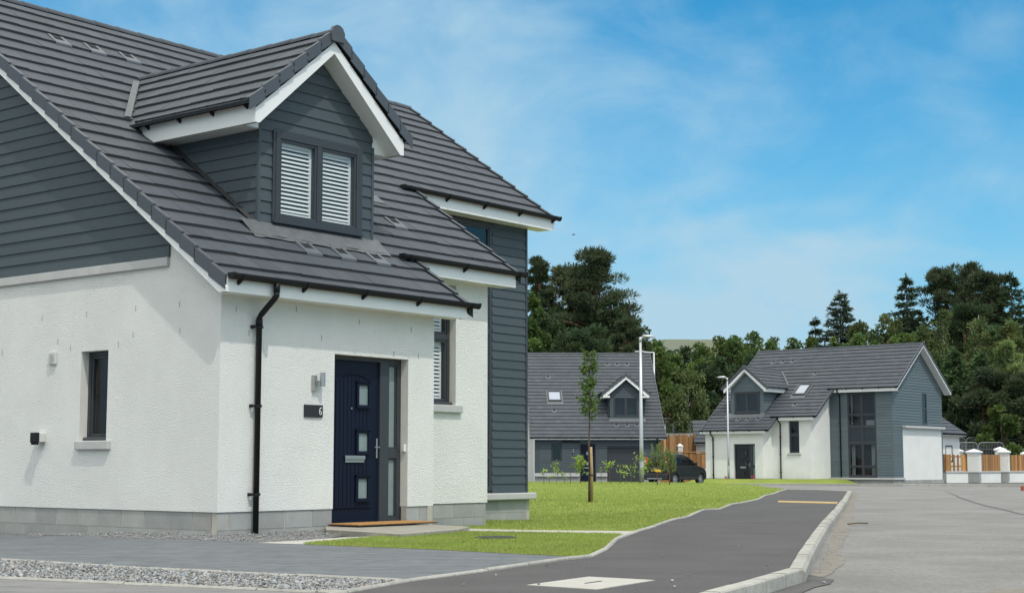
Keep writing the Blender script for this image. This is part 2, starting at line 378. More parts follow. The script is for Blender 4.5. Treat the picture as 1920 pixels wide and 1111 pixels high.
def window(parent, F, u0, u1, v0, v1, cols=(), rows=(), d=.0, fr=.06, glass='glass', blind=None, back='room', backd=.45, sill=None, thick=.07, trim=False):
    """frame in a hole; F(u,v,d) d inwards. cols/rows: mullion/transom centres (rows may be (v,half))"""
    mb = MB()
    def fb(a, b, c, e, d0, d1, bev=.006): mb.bbox(a, b, c, e, d + d0, d + d1, bev, 1, lambda x, y, z: F(x, y, z))
    fb(u0, u0 + fr, v0, v1, 0, thick); fb(u1 - fr, u1, v0, v1, 0, thick); fb(u0 + fr, u1 - fr, v0, v0 + fr, .001, thick); fb(u0 + fr, u1 - fr, v1 - fr, v1, .001, thick)
    us = [u0 + fr] + [c for c in cols] + [u1 - fr]
    rr = [(r, .035) if not isinstance(r, tuple) else r for r in rows]
    for c in cols: fb(c - .04, c + .04, v0 + fr, v1 - fr, .002, thick)
    cells_u = []; prev = u0 + fr
    for c in list(cols) + [None]:
        e = c - .04 if c is not None else u1 - fr; cells_u.append((prev, e)); prev = c + .04 if c is not None else 0
    cells_v = []; prev = v0 + fr
    for r in rr + [None]:
        e = r[0] - r[1] if r else v1 - fr; cells_v.append((prev, e)); prev = r[0] + r[1] if r else 0
    for r in rr:
        for a, b in cells_u: fb(a, b, r[0] - r[1], r[0] + r[1], .003, thick)
    # sash beads
    for a, b in cells_u:
        for c, e in cells_v:
            k = .034
            for q in ((a, a + k, c, e), (b - k, b, c, e), (a + k, b - k, c, c + k), (a + k, b - k, e - k, e)):
                fb(*q, .014, thick - .005, .005)
    w = mb.build('window', 'frame', parent)
    p = MB()
    for a, b in cells_u:
        for c, e in cells_v: p.poly([F(a + .03, c + .03, d + .037), F(b - .03, c + .03, d + .037), F(b - .03, e - .03, d + .037), F(a + .03, e - .03, d + .037)])
    p.build('pane', glass, w)
    if sill:
        s = MB(); s.bbox(u0 - sill[0], u1 + sill[1], v0 - sill[2], v0 - .002, -sill[3], .12, .012, 1, lambda x, y, z: F(x, y, z)); s.build('sill', 'cast', w)
        s = MB(); s.bbox(u0 + .004, u1 - .004, v0 + .001, v0 + .045, d - .07, d + .002, .018, 1, lambda x, y, z: F(x, y, z)); s.build('cill_nosing', 'frame', w)
    if blind:
        s = MB(); pit, ang = .056, R(48)
        for a, b in cells_u:
            for c, e in cells_v:
                s.box(a + .034, a + .075, c + .03, e - .03, d + .09, d + .115, 1, lambda x, y, z: F(x, y, z)); s.box(b - .075, b - .034, c + .03, e - .03, d + .09, d + .115, 1, lambda x, y, z: F(x, y, z))
                s.box(a + .075, b - .075, c + .03, c + .075, d + .091, d + .114, 1, lambda x, y, z: F(x, y, z)); s.box(a + .075, b - .075, e - .07, e - .03, d + .091, d + .114, 1, lambda x, y, z: F(x, y, z))
                z = c + .1
                while z < e - .075:
                    hh = .024
                    P = [(a + .07, z - hh * math.sin(ang), d + .10 - hh * math.cos(ang)), (b - .07, z - hh * math.sin(ang), d + .10 - hh * math.cos(ang)), (b - .07, z + hh * math.sin(ang), d + .10 + hh * math.cos(ang)), (a + .07, z + hh * math.sin(ang), d + .10 + hh * math.cos(ang))]
                    Q = [(x, y + .006, dd - .004) for x, y, dd in P]
                    s.add([F(*q) for q in P + Q], [(0, 1, 2, 3), (4, 5, 6, 7), (0, 1, 5, 4), (1, 2, 6, 5), (2, 3, 7, 6), (3, 0, 4, 7)]); z += pit
        s.build('blind', 'blind', w)
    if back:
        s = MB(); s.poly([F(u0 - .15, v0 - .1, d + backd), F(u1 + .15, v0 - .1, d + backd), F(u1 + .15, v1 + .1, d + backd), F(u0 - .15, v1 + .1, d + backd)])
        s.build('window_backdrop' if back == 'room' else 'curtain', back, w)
    return w
def roof_vent(parent, F, a, s, w=.28, l=.24):
    """low tile vent with a recessed grille; F(a,s,h) on the tile plane"""
    mb = MB()
    mb.box(a - w / 2, a - w * .30, s, s + l, -.03, .004, 1, F); mb.box(a + w * .30, a + w / 2, s, s + l, -.03, .004, 1, F)
    mb.box(a - w * .30, a + w * .30, s, s + l * .42, -.03, .004, 1, F)
    v = mb.build('roof_vent', 'vent', parent)
    b = MB(); b.box(a - w * .30, a + w * .30, s + l * .42, s + l, -.03, -.012, 1, F)
    for k in range(3): b.box(a - w * .30, a + w * .30, s + l * (.5 + .16 * k), s + l * (.56 + .16 * k), -.014, -.002, 1.8, F)
    b.build('grille', 'dark', v)
    return v
def rooflight(parent, F, a0, a1, s0, s1):
    mb = MB(); f = .07
    for q in ((a0, a0 + f, s0, s1), (a1 - f, a1, s0, s1), (a0 + f, a1 - f, s0, s0 + f), (a0 + f, a1 - f, s1 - f, s1)): mb.box(*q, -.04, .105, 1, F)
    w = mb.build('roof_window', 'frame', parent)
    p = MB(); p.poly([F(a0 + f, s0 + f, .07), F(a1 - f, s0 + f, .07), F(a1 - f, s1 - f, .07), F(a0 + f, s1 - f, .07)]); p.build('pane', 'glass', w)
    p = MB(); p.poly([F(a0 + f, s0 + f, .035), F(a1 - f, s0 + f, .035), F(a1 - f, s1 - f, .035), F(a0 + f, s1 - f, .035)]); p.build('sky_reflection_sheet', 'skyrefl', w)  # flat sheet below the pane, coloured to stand for reflected sky
    p = MB(); p.box(a0 - .09, a1 + .09, s0 - .22, s0 - .005, -.01, .012, 1, F); p.box(a0 - .09, a0 - .004, s0, s1 + .06, -.02, .03, 1, F); p.box(a1 + .004, a1 + .09, s0, s1 + .06, -.02, .03, 1, F); p.build('flashing', 'lead', w)
    return w
def blocks(mb, mo, F, u0, u1, z0s, d=.0, off=0.0):
    """courses of concrete blocks on a wall line; F(u,v,d)"""
    for ci, (z0, z1) in enumerate(z0s):
        u = u0 - (off if ci % 2 == 0 else off + .22) % .45
        while u < u1:
            a, b = max(u, u0), min(u + .44, u1); u += .45
            if b - a < .02: continue
            g = 1 + random.uniform(-.12, .10); w = random.uniform(-.015, .02)
            mb.box(a + .004, b - .004, z0 + .004, z1 - .004, d, d + .1, (g + w, g, g - w), lambda x, y, z: F(x, y, z))
    mo.box(u0, u1, z0s[-1][0], z0s[0][1] - .002, d + .0055, d + .101, 1, lambda x, y, z: F(x, y, z))
def ridge(parent, p0, p1, r=.115, seg=.45, down=.125):
    mb = MB(); p0, p1 = Vector(p0), Vector(p1); L_ = (p1 - p0).length; d = (p1 - p0).normalized(); side = d.cross(Vector((0, 0, 1))).normalized(); n = max(2, round(L_ / seg))
    for i in range(n):
        a = p0 + d * (L_ * i / n); b = p0 + d * (L_ * (i + 1) / n + .02); t = 1 + random.uniform(-.06, .06); V = []
        for (q, rr, dz) in ((a, r, 0), (b, r * .96, -.004)):
            for k in range(9):
                an = math.pi * (k / 8) ; V.append(q + side * rr * math.cos(an) + Vector((0, 0, rr * .8 * math.sin(an) - down + dz)))
        mb.add(V, [(k, k + 1, 9 + k + 1, 9 + k) for k in range(8)] + [tuple(range(9)), tuple(range(9, 18))], t)
    return mb.build('ridge_tiles', 'tile', parent)
# ------------------------------------------------------------------ the main house type (used twice)
TAN = .72
def P(y): return 2.95 + TAN * (y + .34)
def Fm(a, s, h): return (a, s, P(s) + h)              # front slope
def Fk(a, s, h): return (a, 13.5 - s, P(s) + h)       # back slope
def lin(a, b, n): return [a + (b - a) * i / n for i in range(n + 1)]
def barge(parent, x, th, y0, zb, y1, F=lambda a, y, z: (a, y, z), h0=-.25, h1=-.10):
    yb = (zb - 2.95 - h0) / TAN - .34; mb = MB()
    pts = [(y0, zb), (max(yb, y0 + .01), zb), (y1, P(y1) + h0), (y1, P(y1) + h1), (y0, P(y0) + h1)]
    A = [F(x, *p) for p in pts]; B = [F(x + th, *p) for p in pts]
    mb.add(A + B, [(4, 3, 2, 1, 0), (5, 6, 7, 8, 9)] + [(i, (i + 1) % 5, 5 + (i + 1) % 5, 5 + i) for i in range(5)])
    return mb.build('bargeboard', 'upvc', parent)
def family_house(H, label, hero, ddx=0.0):
    h = thing('house', label, 'house'); h.matrix_world = H
    MID, UP, RG, WM, WU = .795, 3.045, 6.75, 1.08, 3.35
    XL, X1, X2, X3 = -.2, 4.27, 6.72, 10.58
    r1, r2, r3 = lin(-.283, MID, 4), lin(MID, UP, 8), lin(UP, 6.70, 12)
    rows = r1 + r2[1:] + r3[1:]
    ar = lambda i: (XL, X1 if i < 4 else (X2 if i < 12 else X3))
    # roof ------------------------------------------------------
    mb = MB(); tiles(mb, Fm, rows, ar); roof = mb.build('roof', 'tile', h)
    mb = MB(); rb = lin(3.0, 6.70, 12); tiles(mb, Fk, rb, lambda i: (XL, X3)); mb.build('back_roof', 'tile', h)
    mb = MB()
    for a1, s0, s1 in ((X1, -.25, .82), (X2, .821, 3.07), (X3, 3.071, 6.75)): slab(mb, Fm, XL + .03, a1 - .03, s0, s1, -.11, -.037)
    slab(mb, Fk, XL + .03, X3 - .03, 3.02, 6.75, -.11, -.037); mb.build('roof_deck', 'under', h)
    ridge(h, (XL - .02, RG, P(RG) + .03), (X3 + .02, RG, P(RG) + .03), r=.12)
    for nm, x, sg, rr, F in (('L', XL, -1, rows, Fm), ('1', X1, 1, r1, Fm), ('2', X2, 1, r2, Fm), ('3', X3, 1, r3, Fm), ('Lb', XL, -1, rb, Fk), ('3b', X3, 1, rb, Fk)):
        mb = MB(); verge_caps(mb, F, rr, x, sg); mb.build('verge', 'verge', h)
    bk = lambda a, y, z: (a, 13.5 - y, z)
    barge(h, XL + .002, .024, -.315, 2.815, RG); barge(h, XL + .002, .024, UP, P(UP) - .19, RG, bk)
    barge(h, X1 - .15, .024, -.30, 2.815, MID + .2); barge(h, X2 - .15, .024, .78, 3.545, UP + .2)
    barge(h, X3 - .03, .024, 3.028, 5.13, RG); barge(h, X3 - .03, .024, UP, 5.13, RG, bk)
    # eaves
    mb = MB()
    mb.box(XL + .027, 0.0, -.29, 6.75, -.25, -.235, 1, lambda a, s, z: (a, s, P(s) + z if s > 0 else max(P(s) + z, 2.822 + (z + .25))))
    mb.box(XL + .027, 0.0, 3.0, 6.75, -.25, -.235, 1, Fk)
    mb.box(10.14, X3 - .031, UP + .1, 6.75, -.25, -.235, 1, Fm); mb.box(10.14, X3 - .031, UP, 6.75, -.25, -.235, 1, Fk)
    mb.box(3.8, X1 - .15, .0, MID + .3, -.25, -.235, 1, Fm); mb.box(6.27, X2 - .15, WM, UP + .3, -.25, -.235, 1, Fm)
    EV = {0: (-.30, 3.03, 2.815), 1: (.78, 3.785, 3.545), 2: (3.03, 5.385, 5.13)}
    for a0, a1, e, w in ((-.012, X1 - .152, 0, 0), (3.4, X2 - .152, 1, WM), (6.0, X3 - .034, 2, WU)):
        f, rim, zb = EV[e]; mb.box(a0, a1, f + .02, w + .02, zb + .008, zb + .02)
    mb.build('soffit', 'upvc', h)
    for a0, a1, e in ((XL + .028, X1 - .126, 0), (X1 - .30, X2 - .126, 1), (X2 - .30, X3 - .006, 2)):
        f, rim, zb = EV[e]; mb = MB(); mb.box(a0, a1, f - .001, f + .02, zb, rim - .02); mb.build('fascia', 'upvc', h)
        gutter(h, lambda a, y, z, f=f, rim=rim: (a, f + y, rim + z), a0 - (.0 if e == 0 else .05), a1 + .17 if e < 2 else a1 + .10, .82, .052)
    downpipe(h, .546, 0, 2.975, -.36, .0)
    if not hero:
        downpipe(h, 4.35, WM, 3.74, .72, -.1, (.6, 1.6, 2.6)); downpipe(h, 6.95, WU, 5.34, 2.97, -.1, (.6, 2.0, 3.4))
    # rendered walls -----------------------------------------------
    mb = MB(); zt = lambda y: P(y) - .238
    mb.sheet_wall([(0, .264), (10, .264), (10, 3.24), (.97, 3.24), (.97, zt(.97)), (0, zt(0))], [rect(2.13, 2.69, 1.12, 2.26)], lambda u, v, d: (d, u, v))
    mb.poly([(0, 0, .264), (.05, 0, .264), (.05, 10, .264), (0, 10, .264)])
    mb.sheet_wall([(0, .264), (1.89, .264), (1.89, 2.22), (3.28, 2.22), (3.28, .264), (3.8, .264), (3.8, 2.84), (0, 2.84)], [], lambda u, v, d: (u, d, v))
    mb.sheet_wall([(0, .264), (WM, .264), (WM, zt(WM)), (0, zt(0))], [], lambda u, v, d: (3.8, u, v))
    mb.sheet_wall([(3.8, .246), (6.27, .246), (6.27, 3.58), (3.8, 3.58)], [rect(4.86, 5.52, 1.70, 3.50)], lambda u, v, d: (u, WM + d, v))
    mb.sheet_wall([(WM, .246), (WU + .01, .246), (WU + .01, zt(WU)), (WM, zt(WM))], [], lambda u, v, d: (6.27, u, v))
    mb.sheet_wall([(0, -.2), (10.14, -.2), (10.14, 5.2), (0, 5.2)], [], lambda u, v, d: (u, 10.0, v))
    mb.poly([(0, 0, .264), (1.89, 0, .264), (1.89, .05, .264), (0, .05, .264)]); mb.poly([(3.28, 0, .264), (3.8, 0, .264), (3.8, .05, .264), (3.28, .05, .264)])
    mb.build('wall', 'render', h)
    mb = MB()
    for u in (1.89, 3.28): mb.poly([(u, 0, .264), (u, .16, .264), (u, .16, 2.22), (u, 0, 2.22)])
    mb.poly([(1.89, 0, 2.22), (3.28, 0, 2.22), (3.28, .16, 2.22), (1.89, .16, 2.22)]); mb.build('reveal', 'reveal', h)
    for u0, u1, v0, v1, F, dd in ((2.13, 2.69, 1.12, 2.26, lambda u, v, d: (d, u, v), .2), (4.86, 5.52, 1.70, 3.50, lambda u, v, d: (u, WM + d, v), .2)):
        L_ = rect(u0, u1, v0, v1); mb = MB()
        for i in range(4):
            a, b = L_[i], L_[(i + 1) % 4]; mb.poly([F(*a, 0), F(*b, 0), F(*b, dd), F(*a, dd)])
        mb.build('reveal', 'reveal', h)
    # plinth
    mb, mo = MB(), MB(); zz = [(.05, .262), (-.19, .048)]
    FL = lambda u, v, d: (d, u, v); FF = lambda u, v, d: (u, d, v)
    blocks(mb, mo, FL, .1, 10, zz, .014, .1); blocks(mb, mo, FF, .014, 1.89, zz, .014, .27); blocks(mb, mo, FF, 3.28, 3.786, zz, .014, .2)
    blocks(mb, mo, lambda u, v, d: (3.8 - d, u, v), .0, WM, zz, .014)
    zz2 = [(.03, .244), (-.21, .028)]
    blocks(mb, mo, lambda u, v, d: (u, WM + d, v), 3.8, 6.25, zz2, .014, .1); blocks(mb, mo, lambda u, v, d: (6.27 - d, u, v), WM + .02, WU, zz2, .014)
    zz3 = [(-.03, .19), (-.26, -.032)]
    blocks(mb, mo, lambda u, v, d: (u, WU - .05 + d, v), 6.27, 10.09, zz3, .0, .15); blocks(mb, mo, lambda u, v, d: (10.19 - d, u, v), WU - .04, 10, zz3, .0)
    mb.box(1.89, 3.28, .1, .3, -.19, .06)
    pl = mb.build('plinth', 'block', h); mo.build('mortar_joints', 'mortar', pl)
    mb = MB(); mb.bbox(6.272, 10.26, WU - .16, WU + .05, .195, .315, .02); mb.build('base_course', 'cast', h); mb = MB(); mb.bbox(10.09, 10.26, WU + .051, 4.58, .195, .315, .02)
    mb.build('base_course', 'cast', h)
    mb = MB()
    for k in range(7): mb.bbox(-.045, .04, .965 + k * 1.35, .965 + (k + 1) * 1.35 - .004, 3.232, 3.342, .006, 1 + random.uniform(-.06, .05))
    mb.build('string_course', 'cast', h)
    # cladding
    cm = 'clad' if hero else 'clad_pale'; mb = MB(); LIP[0] = .016 if hero else .026
    clad(mb, [[(.975, 3.344), (9.99, 3.344), (9.99, zt(3.51)), (6.75, zt(6.75)), (.975, zt(.975))]], lambda u, v, d: (-d, u, v), 3.344)
    FB = lambda u, v, d: (u, WU - d, v)
    clad(mb, [rect(6.28, 7.4, .32, 5.2), rect(9.15, 10.11, .32, 5.2)], FB, .32)
    FG = lambda u, v, d: (10.14 + d, u, v)
    clad(mb, [rect(WU + .03, 7.25, .32, 5.16), rect(7.9, 10, .32, 5.16), rect(7.25, 7.9, .32, 3.35), [(WU + .03, 5.16), (10.0, 5.16), (10.0, zt(3.5)), (6.75, zt(6.75)), (WU + .03, zt(WU + .03))]], FG, .32)
    cl = mb.build('cladding', cm, h)
    mb = MB(); mb.box(10.11, 10.164, WU - .024, WU + .03, .316, 5.2); mb.build('corner_trim', 'frame' if hero else cm, cl); mb = MB(); mb.box(-.022, .0, .955, .974, 3.344, zt(.96)); mb.build('corner_trim', 'frame' if hero else cm, cl)
    mb = MB(); mb.sheet_wall(rect(6.27, 10.14, .2, 5.3), [rect(7.4, 9.15, .37, 5.11)], lambda u, v, d: (u, WU + .004 + d, v)); mb.sheet_wall([(WU, .2), (10, .2), (10, zt(3.5)), (6.75, zt(6.75)), (WU, zt(WU))], [rect(7.25, 7.9, 3.35, 5.16)], lambda u, v, d: (10.136, u, v))
    mb.sheet_wall([(.97, 3.3), (10, 3.3), (10, zt(3.5)), (6.75, zt(6.75)), (.97, zt(.97))], [], lambda u, v, d: (.004, u, v)); mb.build('sheathing', 'under', cl)
    mb = MB(); mb.box(10.171, 10.146, 4.56, 9.8, -.3, 3.10); mb.build('wall_panel', 'render', h)
    mb = MB(); mb.bbox(10.17, 10.41, 4.5, 9.86, 3.103, 3.235, .012); mb.build('coping', 'cast', h)
    # windows
    window(h, lambda u, v, d: (d, u, v), 2.13, 2.69, 1.12, 2.26, d=.115, sill=(.10, .03, .115, .055), fr=.055, back='room', glass='glass')
    window(h, lambda u, v, d: (u, WM + d, v), 4.86, 5.52, 1.70, 3.50, rows=((2.72, .045),), d=.12, blind=hero, sill=(.09, .11, .115, .06))
    window(h, lambda u, v, d: (u, WU + d, v), 7.4, 9.15, .36, 5.11, cols=(8.28,), rows=((.95, .03), (2.25, .055), (3.17, .055), (3.85, .03)), d=-.01, fr=.075, glass='glass_b' if hero else 'glass')
    if not hero:
        for u0, u1, v0, v1, nm in ((7.5, 7.72, .45, 2.2, 'curtain'), (8.72, 9.05, .45, 2.2, 'curtain'), (8.42, 9.05, 3.22, 3.55, 'bedding'), (8.95, 9.06, 3.3, 5.0, 'curtain'), (7.5, 7.62, 3.3, 5.0, 'curtain')):
            mb = MB(); n = 8
            for k in range(n): mb.poly([(u0 + (u1 - u0) * k / n, WU + .22 + .03 * (k % 2), v0), (u0 + (u1 - u0) * (k + 1) / n, WU + .22 + .03 * ((k + 1) % 2), v0), (u0 + (u1 - u0) * (k + 1) / n, WU + .22 + .03 * ((k + 1) % 2), v1), (u0 + (u1 - u0) * k / n, WU + .22 + .03 * (k % 2), v1)], .55)
            mb.build(nm, 'curtain', h)
    mb = MB(); mb.box(7.43, 9.12, WU + .05, WU + .09, 2.27, 3.15); mb.build('spandrel_panel', 'black_door', h)
    window(h, lambda u, v, d: (10.14 - d, u, v), 7.25, 7.9, 3.35, 5.16, rows=(4.25,), d=-.02, fr=.07, glass='glass_b')
    # dormer ------------------------------------------------------
    D0 = 1.05; cx = 2.56 + ddx; xa, xb = cx - 1.07, cx + 1.07; TD = .83
    yI = lambda z: (z - 2.95) / TAN - .34
    apex = 6.755; ze = apex - TD * 1.54
    mb = MB(); Fd = lambda u, v, d: (u, D0 - d, v)
    wt = lambda u: 6.36 - TD * abs(u - cx)
    wz0, wz1, wx0, wx1 = 4.02, 5.21, cx - .80, cx + .80
    clad(mb, [rect(xa, wx0, 3.93, 5.21), rect(wx1, xb, 3.93, 5.21), rect(wx0, wx1, 3.93, 4.02), [(xa, 5.21), (xb, 5.21), (xb, wt(xb)), (cx, wt(cx)), (xa, wt(xa))]], Fd, 3.95)
    for x, sg in ((xa, -1), (xb, 1)):
        clad(mb, [[(D0 - .0, 3.9), (yI(5.25) + .02, 5.25), (D0 - .0, 5.25)]], lambda u, v, d, x=x, sg=sg: (x + sg * d, u, v), 3.95)
    mb.box(xa - .022, xa + .02, D0 - .024, D0 + .02, 3.92, 5.3); mb.box(xb - .02, xb + .022, D0 - .024, D0 + .02, 3.92, 5.3)
    dm = mb.build('dormer', cm, h)
    mb = MB(); mb.sheet_wall([(xa, 3.8), (xb, 3.8), (xb, wt(xb)), (cx, wt(cx)), (xa, wt(xa))], [rect(wx0, wx1, wz0, wz1)], lambda u, v, d: (u, D0 + .004, v))
    mb.poly([(xa + .004, D0, 3.8), (xa + .004, 3.0, 5.25), (xa + .004, D0, 5.4)]); mb.poly([(xb - .004, D0, 3.8), (xb - .004, 3.0, 5.25), (xb - .004, D0, 5.4)]); mb.build('sheathing', 'under', dm)
    window(h, lambda u, v, d: (u, D0 + d, v), wx0, wx1, wz0, wz1, cols=(cx,), d=-.045, fr=.075, blind=hero, backd=.30 if not hero else .35, thick=.09, glass='glass' if hero else 'glass_b', back='room' )
    mb = MB(); mb.box(wx0 - .05, wx1 + .05, D0 - .075, D0 - .01, wz0 - .028, wz0 - .002); mb.box(wx0 - .045, wx0 - .003, D0 - .035, D0, wz0, wz1 + .03); mb.box(wx1 + .003, wx1 + .045, D0 - .035, D0, wz0, wz1 + .03); mb.box(wx0 - .003, wx1 + .003, D0 - .036, D0, wz1 + .002, wz1 + .045); mb.build('window_trim', 'frame', h)
    YF = .75; drows = lin(0, 1.50, 6)
    FDl = lambda a, s, hh: (cx - 1.54 + s, a, ze + TD * s + hh); FDr = lambda a, s, hh: (cx + 1.54 - s, a, ze + TD * s + hh)
    back = lambda i: (YF - .04, yI(ze + TD * drows[i + 1]) + .12)
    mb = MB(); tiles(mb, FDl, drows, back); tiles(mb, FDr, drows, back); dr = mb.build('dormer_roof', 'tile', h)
    mb = MB()
    for F in (FDl, FDr):
        for k in range(6):
            s0, s1 = .15 + 1.39 * k / 6, .15 + 1.39 * (k + 1) / 6
            V = [F(YF + .02, s0, -.037), F(YF + .02, s1, -.037), F(yI(ze + TD * s1) + .1, s1, -.037), F(yI(ze + TD * s0) + .1, s0, -.037)]
            W = [(p[0], p[1], p[2] - .07) for p in V]; mb.add(V + W, [(0, 1, 2, 3), (4, 5, 6, 7), (0, 1, 5, 4), (1, 2, 6, 5), (2, 3, 7, 6), (3, 0, 4, 7)])
    mb.build('roof_deck', 'under', dr)
    ridge(h, (cx, YF - .06, apex + .035), (cx, yI(apex) + .05, apex + .035), r=.105)
    mb = MB(); mb.prism([(cx + u, YF - .075, apex + w) for u, w in ((-.12, -.20), (.12, -.20), (.125, -.07), (.085, .0), (.03, .03), (-.03, .03), (-.085, .0), (-.125, -.07))], (0, .05, 0)); mb.build('ridge_end', 'verge', h)
    for F, sg in ((FDl, -1), (FDr, 1)):
        mb = MB(); verge_caps(mb, F, lin(0, 1.50, 6), YF - .035, -1); mb.build('verge', 'verge', h)
    # dormer bargeboards, soffits
    zf = 5.205; hl = 1.41
    mb = MB()
    for sg in (-1, 1):
        pts = [(hl, zf), (hl - .10 / TD * .6, zf), (0, 6.40), (0, 6.56), (hl, 6.56 - TD * hl)]
        mb.prism([(cx + sg * u, YF - .002, z) for u, z in pts], (0, .022, 0))
    mb.build('bargeboard', 'upvc', h)
    mb = MB(); ys = yI(zf) - .02
    for sg in (-1, 1):
        x0, x1 = sorted((cx + sg * (hl - .02), cx + sg * 1.06)); mb.box(x0, x1, D0 - .012, yI(5.2) + .1, zf + .004, zf + .016)
        V = [(cx + sg * 1.345, zf + .004), (cx, 6.40)]
        mb.add([(V[0][0], YF + .021, V[0][1]), (V[1][0], YF + .021, V[1][1]), (V[1][0], D0 + .01, V[1][1]), (V[0][0], D0 + .01, V[0][1])], [(0, 1, 2, 3)])
        mb.poly([(cx + sg * 1.06, D0 - .012, zf + .005), (cx + sg * 1.40, D0 - .012, zf + .005), (cx + sg * 1.40, D0 - .012, zf + .09), (cx + sg * 1.06, D0 - .012, 5.53)])
    mb.build('soffit', 'upvc', h)
    for sg in (-1, 1):
        mb = MB(); x = cx + sg * hl; x0, x1 = sorted((x, x - sg * .02)); mb.prism([(x0, YF + .021, zf), (x0, YF + .021, zf + .25), (x0, yI(zf + .25) + .06, zf + .25), (x0, yI(zf) + .03, zf)], (.02, 0, 0)); mb.build('fascia', 'upvc', h)
        if sg < 0: gutter(h, lambda a, y, z, x=x: (x + y, a, 5.515 + z), YF - .01, yI(5.42) - .02, .62, .05)
        else: gutter(h, lambda a, y, z, x=x: (x - y, a, 5.515 + z), YF - .01, yI(5.42) - .02, .62, .05)
    # lead
    mb = MB(); n = 26
    for k in range(n):
        a0, a1 = xa - .30 + (xb - xa + .42) * k / n, xa - .30 + (xb - xa + .42) * (k + 1) / n
        e = lambda a: .76 + .010 * math.sin(a * 9) + .008 * math.sin(a * 23 + 1)
        V = [Fm(a0, e(a0), -.012 + .004 * math.sin(a0 * 14)), Fm(a1, e(a1), -.012 + .004 * math.sin(a1 * 14)), Fm(a1, 1.05, .045), Fm(a0, 1.05, .045)]
        mb.poly(V, (1, 1, 1))
    mb.build('apron_flashing', 'lead', h)
    for sg in (-1, 1):
        mb = MB(); V = []; 
        for k in range(9):
            z = 5.62 + (6.55 - 5.62) * k / 8; xv = cx + sg * (apex - z) / TD; y = yI(z)
            V += [(xv + sg * .13, y - .02, P(y - .02) + .03), (xv, y + .0, z + .03)]
        for k in range(8): mb.poly([V[2 * k], V[2 * k + 1], V[2 * k + 3], V[2 * k + 2]])
        mb.build('valley_lead', 'lead', h)
        mb = MB(); x = xa if sg < 0 else xb; mb.prism([(x, D0, 3.93), (x, D0, 3.97), (x, 2.70, 5.17), (x, 2.75, 5.17)], (sg * .03, 0, 0)); mb.prism([(x, D0 - .02, 3.96), (x, 2.8, P(2.8) + .03), (x + sg * .10, 2.8, P(2.8) + .012), (x + sg * .10, D0 - .02, 3.945)], (0, 0, .006)); mb.build('soaker', 'under', h)
    # roof fittings
    d1 = 0 if hero else -.2
    for a in (2.02, 2.66, 3.34): roof_vent(h, Fm, a + d1, r1[3] - .01)
    for a in (1.52, 2.16, 2.82): roof_vent(h, Fm, a + d1 * .5, rows[20] - .02)
    roof_vent(h, Fm, 4.9, rows[7] - .01); 
    if not hero: roof_vent(h, Fm, 4.85, rows[16])
    rooflight(h, Fm, 4.36, 5.14, 2.50, 3.42)
    # entrance ------------------------------------------------------
    Y = .14; dm_ = 'navy' if hero else 'black_door'
    mb = MB()
    for q in ((1.89, 1.955, .055, 2.22), (2.875, 3.045, .055, 2.22), (3.205, 3.28, .055, 2.22), (1.955, 2.875, 2.165, 2.22), (3.045, 3.205, 2.14, 2.22), (3.045, 3.205, .055, .13), (3.045, 3.205, .90, 1.03)): mb.bbox(q[0], q[1], Y - .012, Y + .07, q[2], q[3], .006)
    for v0, v1 in ((.13, .90), (1.03, 2.14)):
        for q in ((3.045, 3.065, v0, v1), (3.185, 3.205, v0, v1), (3.065, 3.185, v0, v0 + .02), (3.065, 3.185, v1 - .02, v1)): mb.bbox(q[0], q[1], Y + .004, Y + .05, q[2], q[3], .004)
    mb.box(1.90, 3.27, Y - .05, Y + .06, .03, .058)
    fr = mb.build('door_frame', 'frame', h)
    for v0, v1 in ((.14, .89), (1.04, 2.13)):
        mb = MB(); mb.box(3.06, 3.19, Y + .026, Y + .034, v0, v1); mb.build('sidelight', 'frost', fr)
    mb = MB(); mb.box(1.957, 2.873, Y + .02, Y + .065, .065, 2.163)
    c0, c1, ca = 2.07, 2.72, 2.395
    arch = lambda x: 1.895 + .09 * (1 - ((x - ca) / .325) ** 2)
    lites = [(2.47, 2.67, 1.585, 1.86), (2.47, 2.67, .985, 1.235), (2.47, 2.67, .375, .645)]
    n = 9
    for k in range(n):
        a, b = c0 + (c1 - c0) * k / n + .004, c0 + (c1 - c0) * (k + 1) / n - .004
        cuts = [.285]
        if b > 2.45 and a < 2.69:
            for l in sorted(lites, key=lambda l: l[2]): cuts += [l[2] - .03, l[3] + .03]
        cuts.append(arch((a + b) / 2) - .012)
        for i in range(0, len(cuts), 2): mb.box(a, b, Y + .012, Y + .02, cuts[i], cuts[i + 1])
    mb.bbox(c0 - .01, c1 + .01, Y + .0, Y + .02, .262, .282, .005)
    mb.tube([(c0 - .01 + (c1 - c0 + .02) * k / 14, Y + .016, arch(c0 + (c1 - c0) * k / 14)) for k in range(15)], .008, 6)
    door = mb.build('door', dm_, h)
    for l in lites:
        mb = MB(); a, b, v0, v1 = l
        for q in ((a - .03, a + .012, v0 - .03, v1 + .03), (b - .012, b + .03, v0 - .03, v1 + .03), (a + .012, b - .012, v0 - .03, v0 + .008), (a + .012, b - .012, v1 - .012, v1 + .03)): mb.bbox(q[0], q[1], Y - .014, Y + .02, q[2], q[3], .006)
        mb.bbox(a - .038, b + .042, Y - .03, Y + .0, v1 + .026, v1 + .042, .004); mb.bbox(a - .03, b + .03, Y - .026, Y + .0, v0 - .036, v0 - .022, .004); mb.build('door_light_frame', dm_, door)
        mb = MB(); mb.box(a + .005, b - .005, Y + .012, Y + .0185, v0 + .002, v1 - .008); mb.build('door_pane', 'frost' if hero else 'glass_b', door)
